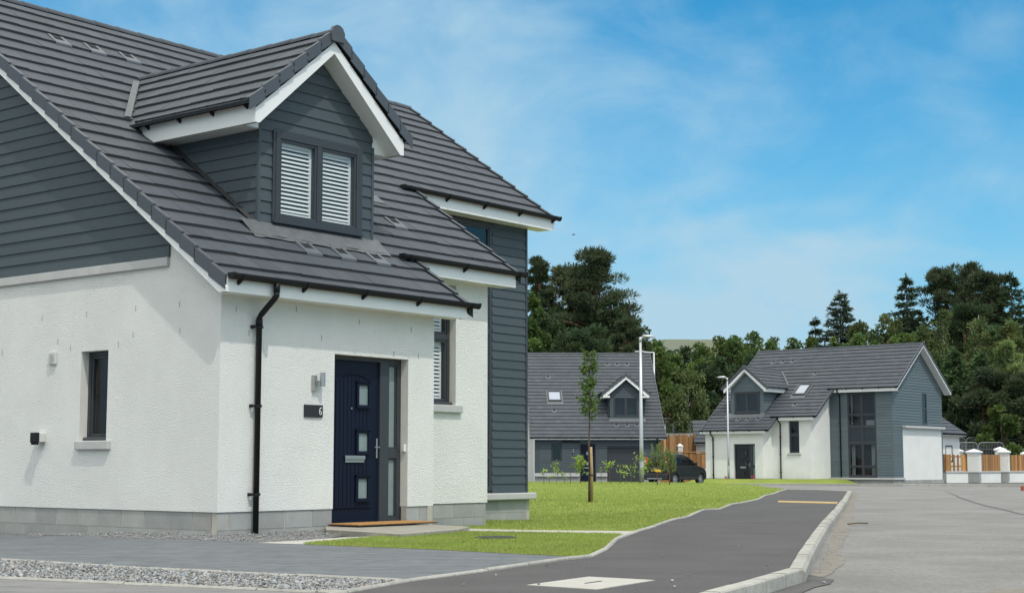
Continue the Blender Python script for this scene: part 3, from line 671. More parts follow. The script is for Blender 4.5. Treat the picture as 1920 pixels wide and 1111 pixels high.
    mb = MB(); mb.bbox(2.23, 2.60, Y - .02, Y + .012, .88, .935, .008); mb.bbox(2.24, 2.59, Y - .008, Y + .012, .845, .879, .004); mb.build('letterbox', 'chrome', door)
    mb = MB(); mb.bbox(2.825, 2.855, Y + .005, Y + .02, .90, 1.16, .006); mb.tube([(2.84, Y + .01, 1.045), (2.84, Y - .04, 1.045), (2.835, Y - .045, 1.045), (2.74, Y - .045, 1.043)], .010, 8); mb.build('handle', 'chrome', door)
    mb = MB(); mb.lathe([(.0, -.006), (.012, -.006), (.012, .012)], (2.36, Y + .012, 1.545), 10, 'y'); mb.build('peephole', 'chrome', door)
    mb = MB(); mb.bbox(3.245, 3.275, -.012 + .04, .07, .99, 1.085, .005); mb.build('doorbell', 'white', h)
    if hero:
        mb = MB(); mb.bbox(1.485, 1.545, -.045, .0, 1.73, 1.93, .006); mb.box(1.53, 1.59, -.085, -.03, 1.80, 1.86); mb.lathe([(0, .0), (.033, .0), (.033, .175), (.027, .175), (.027, .16), (0, .16)], (1.60, -.085, 1.79), 16)
        mb.build('wall_lamp', 'chrome', h)
        mb = MB(); mb.bbox(1.36, 1.675, -.022, .0, 1.405, 1.56, .004); pt = mb.build('number_plate', 'slate', h)
        six = [(.034, .048), (.012, .052), (-.008, .040), (-.022, .012), (-.026, -.018), (-.018, -.042), (.004, -.052), (.024, -.042), (.028, -.022), (.018, -.004), (-.002, .002), (-.020, -.010)]
        mb = MB(); mb.tube([(1.625 + a * .62, -.026, 1.483 + b * .85) for a, b in six], .0045, 6); mb.build('house_number', 'white', pt)
        mb = MB(); mb.bbox(-.035, .0, 3.21, 3.36, 2.12, 2.28, .006)
        for k in range(6): mb.box(-.044, -.034, 3.245 + abs(k - 2.5) * .006, 3.325 - abs(k - 2.5) * .006, 2.145 + k * .02, 2.155 + k * .02)
        mb.build('air_vent', 'fitting', h)
        mb = MB(); mb.lathe([(.0, 0), (.045, 0)], (-.0375, 3.285, 2.20), 14, 'x'); mb.build('vent_opening', 'curtain', h)
        mb = MB(); mb.bbox(-.10, .0, 3.40, 3.56, 1.11, 1.225, .006); bx = mb.build('outside_socket', 'fitting', h)
        mb = MB(); mb.bbox(-.135, -.10, 3.395, 3.565, 1.10, 1.235, .012)
        for k in range(3): mb.box(-.13, -.10, 3.41 + .05 * k, 3.44 + .05 * k, 1.075, 1.10)
        mb.build('socket_cover', 'gutter', bx)
        for x, z in [(.23, 2.66), (1.21, 2.74), (.44, 2.39), (1.65, 2.41), (2.33, 2.66), (3.33, 2.63), (2.99, 2.28), (3.48, 2.28)]:
            mb = MB(); mb.box(x - .005, x + .005, -.006, .002, z - .035, z + .035); mb.build('weep_vent', 'mortar', h)
        for y, z in [(3.57, 2.75), (2.6, 2.74), (1.6, 2.75), (.76, 2.75), (.74, 2.43), (1.93, 2.32), (2.92, 2.32), (3.2, 2.42), (4.46, 2.33), (1.64, 2.43)]:
            mb = MB(); mb.box(-.006, .002, y - .005, y + .005, z - .035, z + .035); mb.build('weep_vent', 'mortar', h)
    else:   # rear wing seen past the gable
        mb = MB(); mb.box(5.5, 9.75, 10.0, 13.4, -.3, 2.75); mb.build('rear_wing', 'render', h)
        Fr = lambda a, s, hh: (10.15 - s, a, 2.92 + .66 * s + hh)
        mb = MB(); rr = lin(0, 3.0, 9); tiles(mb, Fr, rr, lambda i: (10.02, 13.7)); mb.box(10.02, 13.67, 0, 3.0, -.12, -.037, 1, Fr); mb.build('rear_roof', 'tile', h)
        mb = MB(); mb.box(10.11, 10.13, 10.05, 13.6, 2.76, 2.90); mb.build('fascia', 'upvc', h)
        mb = MB(); mb.box(9.75, 10.11, 10.05, 13.6, 2.765, 2.78); mb.build('soffit', 'upvc', h)
        gutter(h, lambda a, y, z: (10.13 - y, a, 2.92 + z), 10.1, 13.7, 1.0)
        window(h, lambda u, v, d: (9.75 - d, u, v), 11.3, 12.3, 1.2, 2.2, d=-.02, back=None, glass='glass_b')
    return h
# ------------------------------------------------------------------ the garage house across the green
def garage_house(H):
    h = thing('house', 'dark grey house with a roller garage door, facing the lawn behind the young tree', 'house'); h.matrix_world = H
    tn = .76; Pz = lambda y: 2.72 + tn * (y + .34)
    F = lambda a, s, hh: (a, s, Pz(s) + hh); Fk = lambda a, s, hh: (a, 14.2 - s, Pz(s) + hh)
    RG = 7.1; XL, XS, XR = -6.0, -.32, 7.95
    r1, r2 = lin(-.36, 2.05, 8), lin(2.05, 7.05, 17); rows = r1 + r2[1:]
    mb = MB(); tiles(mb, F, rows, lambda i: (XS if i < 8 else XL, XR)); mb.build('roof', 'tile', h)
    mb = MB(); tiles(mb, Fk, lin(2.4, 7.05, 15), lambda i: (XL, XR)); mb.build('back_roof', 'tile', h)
    mb = MB(); slab(mb, F, XS + .03, XR - .03, -.279, 2.05, -.11, -.037); slab(mb, F, XL, XR - .03, 2.051, 7.1, -.11, -.037); slab(mb, Fk, XL, XR - .03, 2.4, 7.1, -.11, -.037); mb.build('roof_deck', 'under', h)
    ridge(h, (XL, RG, Pz(RG) + .03), (XR, RG, Pz(RG) + .03))
    mb = MB(); verge_caps(mb, F, rows, XR, 1); mb.build('verge', 'verge', h)
    mb = MB(); verge_caps(mb, F, r1, XS, -1); mb.build('verge', 'verge', h)
    mb = MB(); mb.box(XS + .03, XR - .03, -.30, -.28, 2.58, 2.74); mb.box(XS + .03, XR - .03, -.28, 0, 2.585, 2.6); mb.build('fascia', 'upvc', h)
    mb = MB(); mb.box(XL, XS + .4, 2.10, 2.12, Pz(2.1) - .16, Pz(2.1) - .02); mb.box(XL, XS + .4, 2.12, 2.42, Pz(2.1) - .15, Pz(2.1) - .14); mb.build('fascia', 'upvc', h)
    gutter(h, lambda a, y, z: (a, -.30 + y, 2.74 + z), XS, XR + .02, .95)
    mb = MB(); mb.prism([(XR - .14, -.3, 2.58), (XR - .14, 0, 2.58), (XR - .14, RG, Pz(RG) - .28), (XR - .14, RG, Pz(RG) - .1), (XR - .14, -.3, 2.62)], (.02, 0, 0)); mb.build('bargeboard', 'upvc', h)
    # walls
    Fr = lambda u, v, d: (u, -d, v)
    mb = MB(); g0, g1 = 4.36, 6.42
    clad(mb, [rect(.28, .98, .58, 2.6), rect(1.62, 2.70, .58, 2.6), rect(.98, 1.62, .58, 1.28), rect(3.70, g0, .58, 2.6), rect(g1, 7.6, .58, 2.6), rect(g0, g1, 2.2, 2.6), rect(.98, 3.7, 2.38, 2.6)], Fr, .58, .15)
    clad(mb, [[(0, .58), (7.2, .58), (RG, Pz(RG) - .25), (0, Pz(0) - .25)]], lambda u, v, d: (7.6 + d, u, v), .58, .15)
    mb.box(.0, .28, -.02, .3, .58, 2.6, .9); mb.box(7.57, 7.622, -.022, .03, .58, 2.6); cl = mb.build('cladding', 'clad', h)
    mb = MB(); mb.sheet_wall([(0, -.1), (2.7, -.1), (2.7, 2.38), (3.7, 2.38), (3.7, -.1), (g0, -.1), (g0, 2.2), (g1, 2.2), (g1, -.1), (7.6, -.1), (7.6, 2.6), (0, 2.6)], [rect(.98, 1.62, 1.28, 2.38)], lambda u, v, d: (u, .004 + d, v))
    mb.poly([(7.596, 0, -.1), (7.596, 13, -.1), (7.596, 13, 3), (7.596, RG, Pz(RG) - .25), (7.596, 0, 2.6)]); mb.build('sheathing', 'under', cl)
    mb = MB(); mb.sheet_wall(rect(-6, .0, -.2, Pz(2.1) - .14), [rect(-1.9, -.75, 2.6, 3.9)], lambda u, v, d: (u, 2.4 + d, v)); mb.poly([(0, 0, -.2), (0, 2.4, -.2), (0, 2.4, 4.2), (0, 0, 2.6)]); mb.build('wall', 'render', h)
    window(h, lambda u, v, d: (u, 2.4 + d, v), -1.9, -.75, 2.6, 3.9, d=.08, cols=(-1.3,), glass='glass_b')
    mb, mo = MB(), MB(); zz = [(.15, .365), (-.1, .148)]
    for a, b in ((0, 2.7), (3.7, g0), (g1, 7.6)): blocks(mb, mo, lambda u, v, d: (u, d, v), a, b, zz, -.03)
    pl = mb.build('plinth', 'block', h); mo.build('mortar_joints', 'mortar', pl)
    mb = MB()
    for a, b in ((-.06, 2.7), (3.7, g0), (g1, 7.66)):
        mb = MB(); mb.bbox(a, b, -.15, .02, .37, .575, .015); mb.build('base_course', 'cast', h)
    window(h, lambda u, v, d: (u, d, v), .98, 1.62, 1.28, 2.38, d=.03, fr=.05, glass='glass_b')
    mb = MB(); k = 0; z = .0
    while z < 2.2:
        mb.add([(g0, .13, z), (g1, .13, z), (g1, .112, z + .012), (g0, .112, z + .012), (g1, .116, z + .07), (g0, .116, z + .07), (g1, .13, z + .075), (g0, .13, z + .075)], [(0, 1, 2, 3), (3, 2, 4, 5), (5, 4, 6, 7)]); z += .075
    for x in (g0, g1 - .06): mb.box(x, x + .06, .02, .16, 0, 2.2)
    mb.box(g0, g1, .0, .16, 2.12, 2.21); mb.build('garage_door', 'frame', h)
    mb = MB(); mb.box(2.7, 2.77, .02, .12, .1, 2.38); mb.box(3.63, 3.7, .02, .12, .1, 2.38); mb.box(2.77, 3.63, .021, .12, 2.30, 2.38); mb.build('door_frame', 'frame', h)
    mb = MB(); mb.box(2.77, 3.63, .07, .12, .1, 2.30); d = mb.build('door', 'navy', h)
    for v in (.40, 1.0, 1.62):
        mb = MB(); mb.bbox(3.08, 3.32, .05, .07, v, v + .3, .01); mb.build('door_light_frame', 'navy', d)
        mb = MB(); mb.box(3.12, 3.28, .045, .052, v + .05, v + .24); mb.build('door_pane', 'frost', d)
    mb = MB(); mb.box(3.0, 3.36, .045, .07, .86, .93); mb.build('letterbox', 'chrome', d)
    mb = MB(); mb.lathe([(0, 0), (.04, 0), (.04, .22), (0, .22)], (2.32, -.07, 1.8), 10); mb.box(2.29, 2.35, -.05, 0, 1.86, 1.96); mb.build('wall_lamp', 'chrome', h)
    downpipe(h, 7.38, 0, 2.68, -.36, -.1, (.7, 1.7))
    # dormer
    cx, hw, D0, TD, apex = 5.66, .99, 1.2, .80, 6.62; ze = apex - TD * 1.5; yI = lambda z: (z - 2.72) / tn - .34
    mb = MB(); wt = lambda u: apex - .33 - TD * abs(u - cx); wx0, wx1, wz0, wz1 = cx - .75, cx + .75, 4.02, 5.2
    Fd = lambda u, v, d: (u, D0 - d, v)
    clad(mb, [rect(cx - hw, wx0, 3.88, 5.2), rect(wx1, cx + hw, 3.88, 5.2), rect(wx0, wx1, 3.88, 4.02), [(cx - hw, 5.2), (cx + hw, 5.2), (cx + hw, wt(cx + hw)), (cx, wt(cx)), (cx - hw, wt(cx - hw))]], Fd, 3.9)
    for sg in (-1, 1): clad(mb, [[(D0, 3.88), (yI(5.3), 5.3), (D0, 5.3)]], lambda u, v, d, sg=sg: (cx + sg * (hw + d), u, v), 3.9)
    dm = mb.build('dormer', 'clad', h)
    mb = MB(); mb.sheet_wall([(cx - hw, 3.8), (cx + hw, 3.8), (cx + hw, wt(cx + hw)), (cx, wt(cx)), (cx - hw, wt(cx - hw))], [rect(wx0, wx1, wz0, wz1)], lambda u, v, d: (u, D0 + .004, v)); mb.build('sheathing', 'under', dm)
    window(h, lambda u, v, d: (u, D0 + d, v), wx0, wx1, wz0, wz1, cols=(cx,), d=-.04, glass='glass_b', backd=.3)
    dr = lin(0, 1.46, 6); Fl = lambda a, s, hh: (cx - 1.5 + s, a, ze + TD * s + hh); Frr = lambda a, s, hh: (cx + 1.5 - s, a, ze + TD * s + hh)
    mb = MB()
    for FF in (Fl, Frr):
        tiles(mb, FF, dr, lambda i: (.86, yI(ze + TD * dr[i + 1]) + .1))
        mb.add([FF(.9, 0, -.1), FF(.9, 1.5, -.1), FF(yI(apex), 1.5, -.1), FF(yI(ze), 0, -.1)], [(0, 1, 2, 3)], .4)
    mb.build('dormer_roof', 'tile', h); ridge(h, (cx, .84, apex + .03), (cx, yI(apex), apex + .03), .1)
    for FF in (Fl, Frr):
        mb = MB(); verge_caps(mb, FF, dr, .86, -1); mb.build('verge', 'verge', h)
    mb = MB()
    for sg in (-1, 1): mb.prism([(cx + sg * u, .885, z) for u, z in ((1.42, apex - .42 - TD * 1.3), (1.30, apex - .42 - TD * 1.3), (0, apex - .34), (0, apex - .14), (1.42, apex - .14 - TD * 1.42))], (0, .02, 0))
    mb.build('bargeboard', 'upvc', h)
    for sg in (-1, 1):
        mb = MB(); a, b = sorted((cx + sg * 1.0, cx + sg * 1.42)); mb.box(a, b, .905, yI(5.2), apex - .42 - TD * 1.3 + .004, apex - .42 - TD * 1.3 + .12); mb.build('soffit', 'upvc', h)
        x = cx + sg * 1.43; gutter(h, lambda a, y, z, x=x, sg=sg: (x - sg * y, a, ze + .06 + z), .86, yI(5.4), .7, .05)
    mb = MB(); mb.poly([F(cx - hw - .1, .92, .01), F(cx + hw + .25, .92, .01), F(cx + hw + .2, 1.2, .03), F(cx - hw, 1.2, .03)]); mb.build('apron_flashing', 'lead', h)
    for a, s in ((5.03, rows[21]), (5.67, rows[21]), (6.3, rows[21]), (1.11, rows[17]), (5.02, rows[3]), (5.68, rows[3]), (6.28, rows[3]), (1.3, rows[7])): roof_vent(h, F, a, s)
    rooflight(h, F, .98, 1.82, 2.62, 3.5)
    return h
tag_h = family_house(HA, 'large white rendered house with dark tiled roof, dormer and navy front door', True)
family_house(HB, 'distant white house with tall glazed bay and blue-grey weatherboard gable', False, -.34)
garage_house(HC)
# ------------------------------------------------------------------ ground sheets
def V2(p): return (p[0], p[1])
def sheet(name, pts, m, off=0.0, step=1.0, parent=None, zf=None, kind='structure', label=None):
    bm = bmesh.new(); vs = [bm.verts.new((p[0], p[1], 0)) for p in pts]; bm.faces.new(vs)
    bmesh.ops.triangulate(bm, faces=bm.faces[:])
    xs = [p[0] for p in pts]; ys = [p[1] for p in pts]
    for ax, lo, hi in ((0, min(xs), max(xs)), (1, min(ys), max(ys))):
        n = max(1, int((hi - lo) / step))
        for k in range(1, n):
            c = lo + (hi - lo) * k / n
            bmesh.ops.bisect_plane(bm, geom=bm.verts[:] + bm.edges[:] + bm.faces[:], plane_co=(c, 0, 0) if ax == 0 else (0, c, 0), plane_no=(1, 0, 0) if ax == 0 else (0, 1, 0), dist=1e-5)
    co = np.array([v.co[:2] for v in bm.verts]); z = TV(co[:, 0], co[:, 1]) + off
    for v, zz in zip(bm.verts, z): v.co.z = zz + (zf(v.co.x, v.co.y) if zf else 0)
    bmesh.ops.recalc_face_normals(bm, faces=bm.faces[:])
    for f in bm.faces:
        if f.normal.z < 0: f.normal_flip()
    me = bpy.data.meshes.new(name); bm.to_mesh(me); bm.free()
    a = me.attributes.new('tint', 'FLOAT_COLOR', 'FACE'); a.data.foreach_set('color', np.ones(len(me.polygons) * 4, np.float32))
    me.polygons.foreach_set('use_smooth', [True] * len(me.polygons)); me.materials.append(M[m])
    o = bpy.data.objects.new(name, me); COL.objects.link(o)
    if kind: o['kind'] = kind
    if parent: o.parent = parent
    return o
def strip_kerb(name, line, w, zt, zb, m, seg=.9, bev=.012, side=1):
    """kerb stones along a 2D line; w measured to the right of travel (side=1)"""
    mb = MB(); pts = [Vector((p[0], p[1], 0)) for p in line]; out = []
    for a, b in zip(pts[:-1], pts[1:]):
        n = max(1, round((b - a).length / seg)); out += [a.lerp(b, k / n) for k in range(n)]
    out.append(pts[-1])
    for a, b in zip(out[:-1], out[1:]):
        d = (b - a).normalized(); nrm = Vector((d.y, -d.x, 0)) * side; a2, b2 = a + d * .007, b - d * .007
        j = random.uniform(-.004, .004); t = 1 + random.uniform(-.11, .08)
        za, zb_ = T(a.x, a.y), T(b.x, b.y); c = bev
        prof = [(0, zb), (0, zt - c), (c, zt), (w - c * 1.5, zt), (w, zt - c * 2), (w, zb)]
        A = [a2 + nrm * u + Vector((0, 0, za + h + j)) for u, h in prof]; B = [b2 + nrm * u + Vector((0, 0, zb_ + h + j)) for u, h in prof]
        mb.add(A + B, [(i, (i + 1) % 6, 6 + (i + 1) % 6, 6 + i) for i in range(6)] + [(5, 4, 3, 2, 1, 0), (6, 7, 8, 9, 10, 11)], t)
    o = mb.build(name, m); return tag(o, kind='structure')
g2 = lambda px, py, off=0.0: V2(G(px, py, off))
# pavement edges
PL = [g2(*p) for p in ((1100, 1044), (1130, 1030), (1152, 1011), (1190, 996.5), (1263, 973), (1318, 955.5), (1368, 945.5), (1394, 941.5), (1437, 927.5), (1474, 916.5))]
PLn = [g2(640, 1111), g2(760, 1089), g2(905, 1070), g2(1050, 1049)]
d0 = Vector(PLn[0]) - Vector(PLn[1]); near0 = tuple(Vector(PLn[0]) + d0 * 1.5)
PR = [g2(*p) for p in ((1366, 1097), (1477, 1067), (1496.5, 1034), (1540, 976), (1572, 942), (1589, 920))]
e0 = Vector(PR[0]) - Vector(PR[1]); nearR = tuple(Vector(PR[0]) + e0 * 3.2)
tag(sheet('pavement', [near0] + PLn + PL + [g2(1530, 917.5)] + PR[::-1] + [nearR], 'asphalt', 0.0, 1.0), kind='structure')
strip_kerb('edging', [near0] + PLn + PL, .05, .022, -.12, 'edging', .9, .006, 1)
strip_kerb('kerb', PR[1:], .135, .012, -.16, 'edging', .62, .018, 1)
strip_kerb('kerb', [nearR, PR[0], PR[1]], .12, .010, -.14, 'edging', .6, .006, 1)
strip_kerb('kerb', [PL[-1], g2(1530, 917.5), PR[-1]], .12, .008, -.14, 'edging', .6, .006, -1)
# soil base out to the horizon, with the slope of the site
tag(sheet('ground', [(-400, -60), (400, -60), (400, 600), (-400, 600)], 'soil', -.5, 40), kind='structure')
# road
farL = [(-40, 62), (-14, 63.5), (-4, 64), (4, 63.5), (8, 61), (9.0, 56)]
road = [nearR] + [(p[0] + .05, p[1]) for p in PR] + [PL[-1], (8.6, 55)] + farL[::-1] + [(-40, 86), (-4, 88.5), (6, 88), (11, 85), (18, 80), (26, 77), (40, 80), (70, 82), (70, 2), (nearR[0], 2)]
tag(sheet('road', road, 'road', -.10, 2.0), kind='structure')
# dirt gathered along the kerb
dl = [g2(*p, -.1) for p in ((1513, 1080), (1530, 1069), (1550, 1036), (1570, 978), (1579, 946), (1594, 920))]
dr_ = [g2(*p, -.1) for p in ((1604, 921), (1610, 930), (1601, 940), (1603, 948), (1599, 956), (1602, 964), (1598, 972), (1601, 980), (1592, 990), (1590, 1002), (1583, 1012), (1580, 1022), (1570, 1030), (1576, 1037), (1583, 1046), (1586, 1054), (1578, 1061), (1566, 1066), (1561, 1074), (1545, 1081))]
tag(sheet('kerb_dirt', dl + dr_, 'dirt', -.0965, .6), kind='structure')
tag(sheet('road_patch', [g2(*p, -.1) for p in ((1352, 1114), (1420, 1096), (1500, 1077.5), (1520, 1078), (1564, 1087), (1556, 1095), (1528, 1101), (1505, 1111), (1490, 1120))], 'road_patch', -.0935, .5), kind='structure')
tag(sheet('road_seam', [g2(*p, -.1) for p in ((1764, 917.5), (1800, 931), (1850, 947), (1935, 967), (1935, 968.5), (1848, 948.6), (1797, 932.3), (1767, 918.8))], 'road_patch', -.0965, .8), kind='structure')
tag(sheet('road_patch', [g2(*p, -.1) for p in ((1845, 1113), (1862, 1105), (1890, 1103), (1935, 1102), (1935, 1120), (1850, 1120))], 'dirt', -.096, .4), kind='structure')
# lawn
A_ = lambda x, y: V2(al(x, y))
lawn = [A_(3.0, -.2), A_(3.9, -.2), A_(3.9, .9), A_(6.2, 1.0), A_(6.4, 3.2), A_(10.45, 3.25), A_(10.45, 4.5), A_(11, 12), (-18, 44), (-24, 63)] + [(-14, 63.7), (-4, 64.1), (4, 63.6), (8, 61), (9, 56)] + [tuple(Vector(p) + Vector((-.03, 0))) for p in PL[3:][::-1]] + [g2(993, 994.5), g2(877, 992)]
tag(sheet('lawn', lawn, 'lawn', .003, .8), kind='structure')
tri = [g2(*p) for p in ((568, 1020), (700, 1008.5), (773, 1002.5), (860, 997.5), (960, 999.5), (1160, 1002.5), (1171, 1004.5), (1152, 1012), (1131, 1030), (1100, 1043.6), (960, 1037.5), (793, 1029))]
tag(sheet('grass_verge', tri, 'lawn', .005, .5), kind='structure')
# driveway, gravel, paving
dr_top = [g2(*p) for p in ((-420, 989), (0, 998.5), (137, 1004.5), (240, 1008), (344, 1011.5), (481, 1015.5), (568, 1017), (793, 1024), (960, 1032), (1099, 1042.5))]
dr_bot = [g2(*p) for p in ((1050, 1049), (905, 1070), (760, 1089), (560, 1079), (282, 1066), (0, 1048.5), (-420, 1024))]
tag(sheet('driveway', dr_top + dr_bot, 'driveway', .002, .7), kind='structure')
eg = [g2(*p) for p in ((760, 1089), (560, 1079), (282, 1066), (0, 1048.5), (-420, 1024))]
strip_kerb('edging', eg, .05, .016, -.12, 'edging', .9, .006, -1)
gb = [g2(*p) for p in ((-420, 1052), (0, 1083), (240, 1093.5), (488, 1104), (600, 1109), (645, 1110))]
tag(sheet('gravel_bed', eg + gb, 'gravelbed', -.01, .5), kind='structure')
strip_kerb('edging', gb, .05, .014, -.12, 'edging', .9, .006, 1)
tag(sheet('paving', gb[::-1] + [(-9, 9), (-9, 3), (near0[0], 3), near0] + [PLn[0]], 'paving', -.004, .8), kind='structure')
wg = [g2(*p) for p in ((-420, 989), (0, 999), (137, 1005), (240, 1008.5), (344, 1012), (481, 1016), (560, 1014), (640, 1003))] + [A_(2.0, .3), A_(.3, .3), A_(.3, 8.5)]
tag(sheet('gravel_margin', wg, 'gravelbed', -.006, .4), kind='structure')
# entrance step and path
mb = MB()
def slabpoly(mb, pts, zt, th, n=1):
    A = [Vector((p[0], p[1], T(*p) + zt)) for p in pts]; B = [a - Vector((0, 0, th)) for a in A]; k = len(A)
    mb.add(A + B, [tuple(range(k)), tuple(range(k, 2 * k))] + [(i, (i + 1) % k, k + (i + 1) % k, k + i) for i in range(k)])
stp = [g2(612, 992.5, .05), A_(1.75, -.01), A_(3.7, -.01), g2(800, 985.5, .03), g2(880, 991, .02), g2(860, 995.5, .03), g2(752, 1001, .05)]
slabpoly(mb, stp, .052, .065); stp2 = [tuple(Vector(p) * .997 + Vector((.02, .03))) for p in stp]
slabpoly(mb, stp2, -.016, .12); tag(mb.build('doorstep', 'step'), kind='structure')
pa = [g2(*p) for p in ((752, 1003.5), (700, 1008.5), (568, 1020), (481, 1017.5), (575, 1012), (640, 1007))]
tag(sheet('path', pa, 'concrete', .004, .6), kind='structure')
pa = [g2(752, 1003.5), g2(860, 997.5), g2(960, 999.5), g2(1160, 1003), g2(1173, 1004), g2(1192, 996), g2(1100, 995), g2(993, 994.2), g2(880, 991.5)]
tag(sheet('path', pa, 'concrete', .009, .6), kind='structure')
# tactile strip and concrete access cover in the pavement
mb = MB(); q = [G(*p) for p in ((1459.5, 938.6), (1571, 941.2), (1569, 944.0), (1458, 941.2))]
mb.prism([p + Vector((0, 0, .012)) for p in q], (0, 0, -.03)); a, b = q[0], q[1]
for k in range(26):
    for r_ in range(2):
        c = q[0].lerp(q[1], (k + .5) / 26).lerp(q[3].lerp(q[2], (k + .5) / 26), .3 + .4 * r_); mb.box(c.x - .018, c.x + .018, c.y - .03, c.y + .03, c.z + .012, c.z + .017)
tag(mb.build('tactile_strip', 'tactile'), 'narrow buff tactile paving strip across the dark pavement', 'paving strip')
cv = [G(*p) for p in ((988, 1096.5), (1104, 1081), (1228, 1087.5), (1118, 1105))]
t_ = thing('access_cover', 'pale square concrete access cover set in the dark pavement', 'manhole cover', tuple((cv[0] + cv[2]) / 2))
loc = (cv[0] + cv[2]) / 2
mb = MB(); mb.prism([p - loc + Vector((0, 0, .005)) for p in cv], (0, 0, -.05)); mb.build('surround', 'concrete', t_)
mb = MB(); c = Vector((0, 0, .008)); u = (cv[1] - cv[0]).normalized(); v_ = (cv[3] - cv[0]).normalized()
mb.prism([c + u * .12 + v_ * .02, c + u * .12 - v_ * .0, c - u * .12 - v_ * .0, c - u * .12 + v_ * .02], (0, 0, -.01)); mb.build('lifting_slot', 'slate', t_)
mb = MB(); p0 = G(930, 1011); mb.lathe([(0, .035), (.20, .035), (.23, .03), (.23, -.02)], p0, 20)
tag(mb.build('inspection_cover', 'slate'), 'small black round drain cover sunk in the triangle of grass', 'drain cover')
# doormat
mt = thing('doormat', 'brown coir doormat lying on the step below the navy door', 'doormat', tuple(HA @ Vector((2.50, -.30, .062))), R(51.5))
mb = MB(); mb.bbox(-.72, .72, -.27, .25, .008, .026, .006); mb.build('pile', 'mat', mt)
mb = MB(); mb.bbox(-.735, .735, -.285, .265, .0, .010, .003); mb.build('rubber_edge', 'tyre', mt)
# ------------------------------------------------------------------ gravel and grass (uncountable)
def inpoly(x, y, poly):
    r = np.zeros(len(x), bool); n = len(poly)
    for i in range(n):
        (x0, y0), (x1, y1) = poly[i][:2], poly[(i + 1) % n][:2]
        c = (y0 > y) != (y1 > y)
        with np.errstate(divide='ignore', invalid='ignore'): r ^= c & (x < (x1 - x0) * (y - y0) / (y1 - y0) + x0)
    return r
def scatter(poly, n, dens=None):
    xs = [p[0] for p in poly]; ys = [p[1] for p in poly]
    x = RNG.uniform(min(xs), max(xs), n); y = RNG.uniform(min(ys), max(ys), n); k = inpoly(x, y, poly)
    if dens is not None: k &= RNG.random(n) < dens(x, y)
    return x[k], y[k]
def stones(name, poly, n, size, off):
    x, y = scatter(poly, n); z = TV(x, y) + off; N = len(x)
    base = np.array([(1, 0, 0), (-1, 0, 0), (0, 1, 0), (0, -1, 0), (0, 0, 1), (0, 0, -1)], float); F0 = np.array([(0, 2, 4), (2, 1, 4), (1, 3, 4), (3, 0, 4), (2, 0, 5), (1, 2, 5), (3, 1, 5), (0, 3, 5)])
    s = size * np.exp(RNG.normal(0, .32, N)); V = base[None] * s[:, None, None] * RNG.uniform(.55, 1.25, (N, 6, 1)); V *= np.array([1, 1, .7])
    a = RNG.uniform(0, 6.28, N); b = RNG.uniform(-.7, .7, N); ca, sa, cb_, sb = np.cos(a), np.sin(a), np.cos(b), np.sin(b)
    X = V[..., 0] * ca[:, None] - V[..., 1] * sa[:, None]; Y = V[..., 0] * sa[:, None] + V[..., 1] * ca[:, None]; Z = V[..., 2]
    Y, Z = Y * cb_[:, None] - Z * sb[:, None], Y * sb[:, None] + Z * cb_[:, None]
    P_ = np.stack([X + x[:, None], Y + y[:, None], Z + (z + RNG.uniform(0, .012, N))[:, None]], -1).reshape(-1, 3)
    F = (F0[None] + np.arange(N)[:, None, None] * 6).reshape(-1, 3)
    t = np.clip(RNG.normal(1.0, .20, N), .45, 1.7); w = RNG.normal(0, .05, N); col = np.stack([t + w, t, t - w], -1).repeat(8, 0)
    return tag(npmesh(name, P_, F, 'stone', tint=col), 'loose grey and white gravel chippings', 'gravel', kind='stuff')
_gs = stones('gravel', eg[::1] + gb, 52000, .013, .0); _gs['label'] = 'loose grey gravel strip between the two driveway edgings'
_gs = stones('gravel', dl + dr_, 9000, .0085, -.096); _gs['label'] = 'gritty chippings gathered in the road gutter along the kerb'
_gs = stones('gravel', wg, 26000, .0095, .004); _gs['label'] = 'loose grey gravel along the foot of the near house wall'
def blades(name, poly, n, dens, hgt, wid, label, off=.002):
    x, y = scatter(poly, n, dens); N = len(x); z = TV(x, y) + off; d = np.hypot(x, y); sc = np.clip(d / 18, .8, 2.2)
    h = hgt * RNG.uniform(.5, 1.25, N) * sc ** .35; w = wid * RNG.uniform(.7, 1.3, N) * sc; a = RNG.uniform(0, 6.28, N); la = RNG.uniform(0, 6.28, N); ln = RNG.uniform(.05, .8, N) * h
    b = np.stack([x, y, z], -1); s = np.stack([np.cos(a) * w / 2, np.sin(a) * w / 2, 0 * w], -1); t = b + np.stack([np.cos(la) * ln, np.sin(la) * ln, h], -1)
    m = b + np.stack([np.cos(la) * ln * .3, np.sin(la) * ln * .3, h * .6], -1)
    V = np.stack([b - s, b + s, m + s * .8, t, m - s * .8], 1).reshape(-1, 3); F = np.arange(N)[:, None] * 5 + np.arange(5)
    k = RNG.normal(1, .10, N); yel = np.clip(RNG.normal(0, .09, N), -.2, .4); col = np.stack([k * (1 + yel), k, k * (1 - yel * .5)], -1)
    return tag(npmesh(name, V, F, 'blade', tint=np.clip(col, .3, 2)), label, 'grass', kind='stuff')
blades('grass', tri, 110000, None, .030, .005, 'short grass of the small triangular verge by the doorstep', .004)
blades('grass', lawn, 1300000, lambda x, y: np.clip((21 / np.hypot(x, y)) ** 2.0, 0, 1) * .9 * (y > 17) * (y < 64), .030, .0068, 'mown grass blades of the wide lawn beyond the near house')
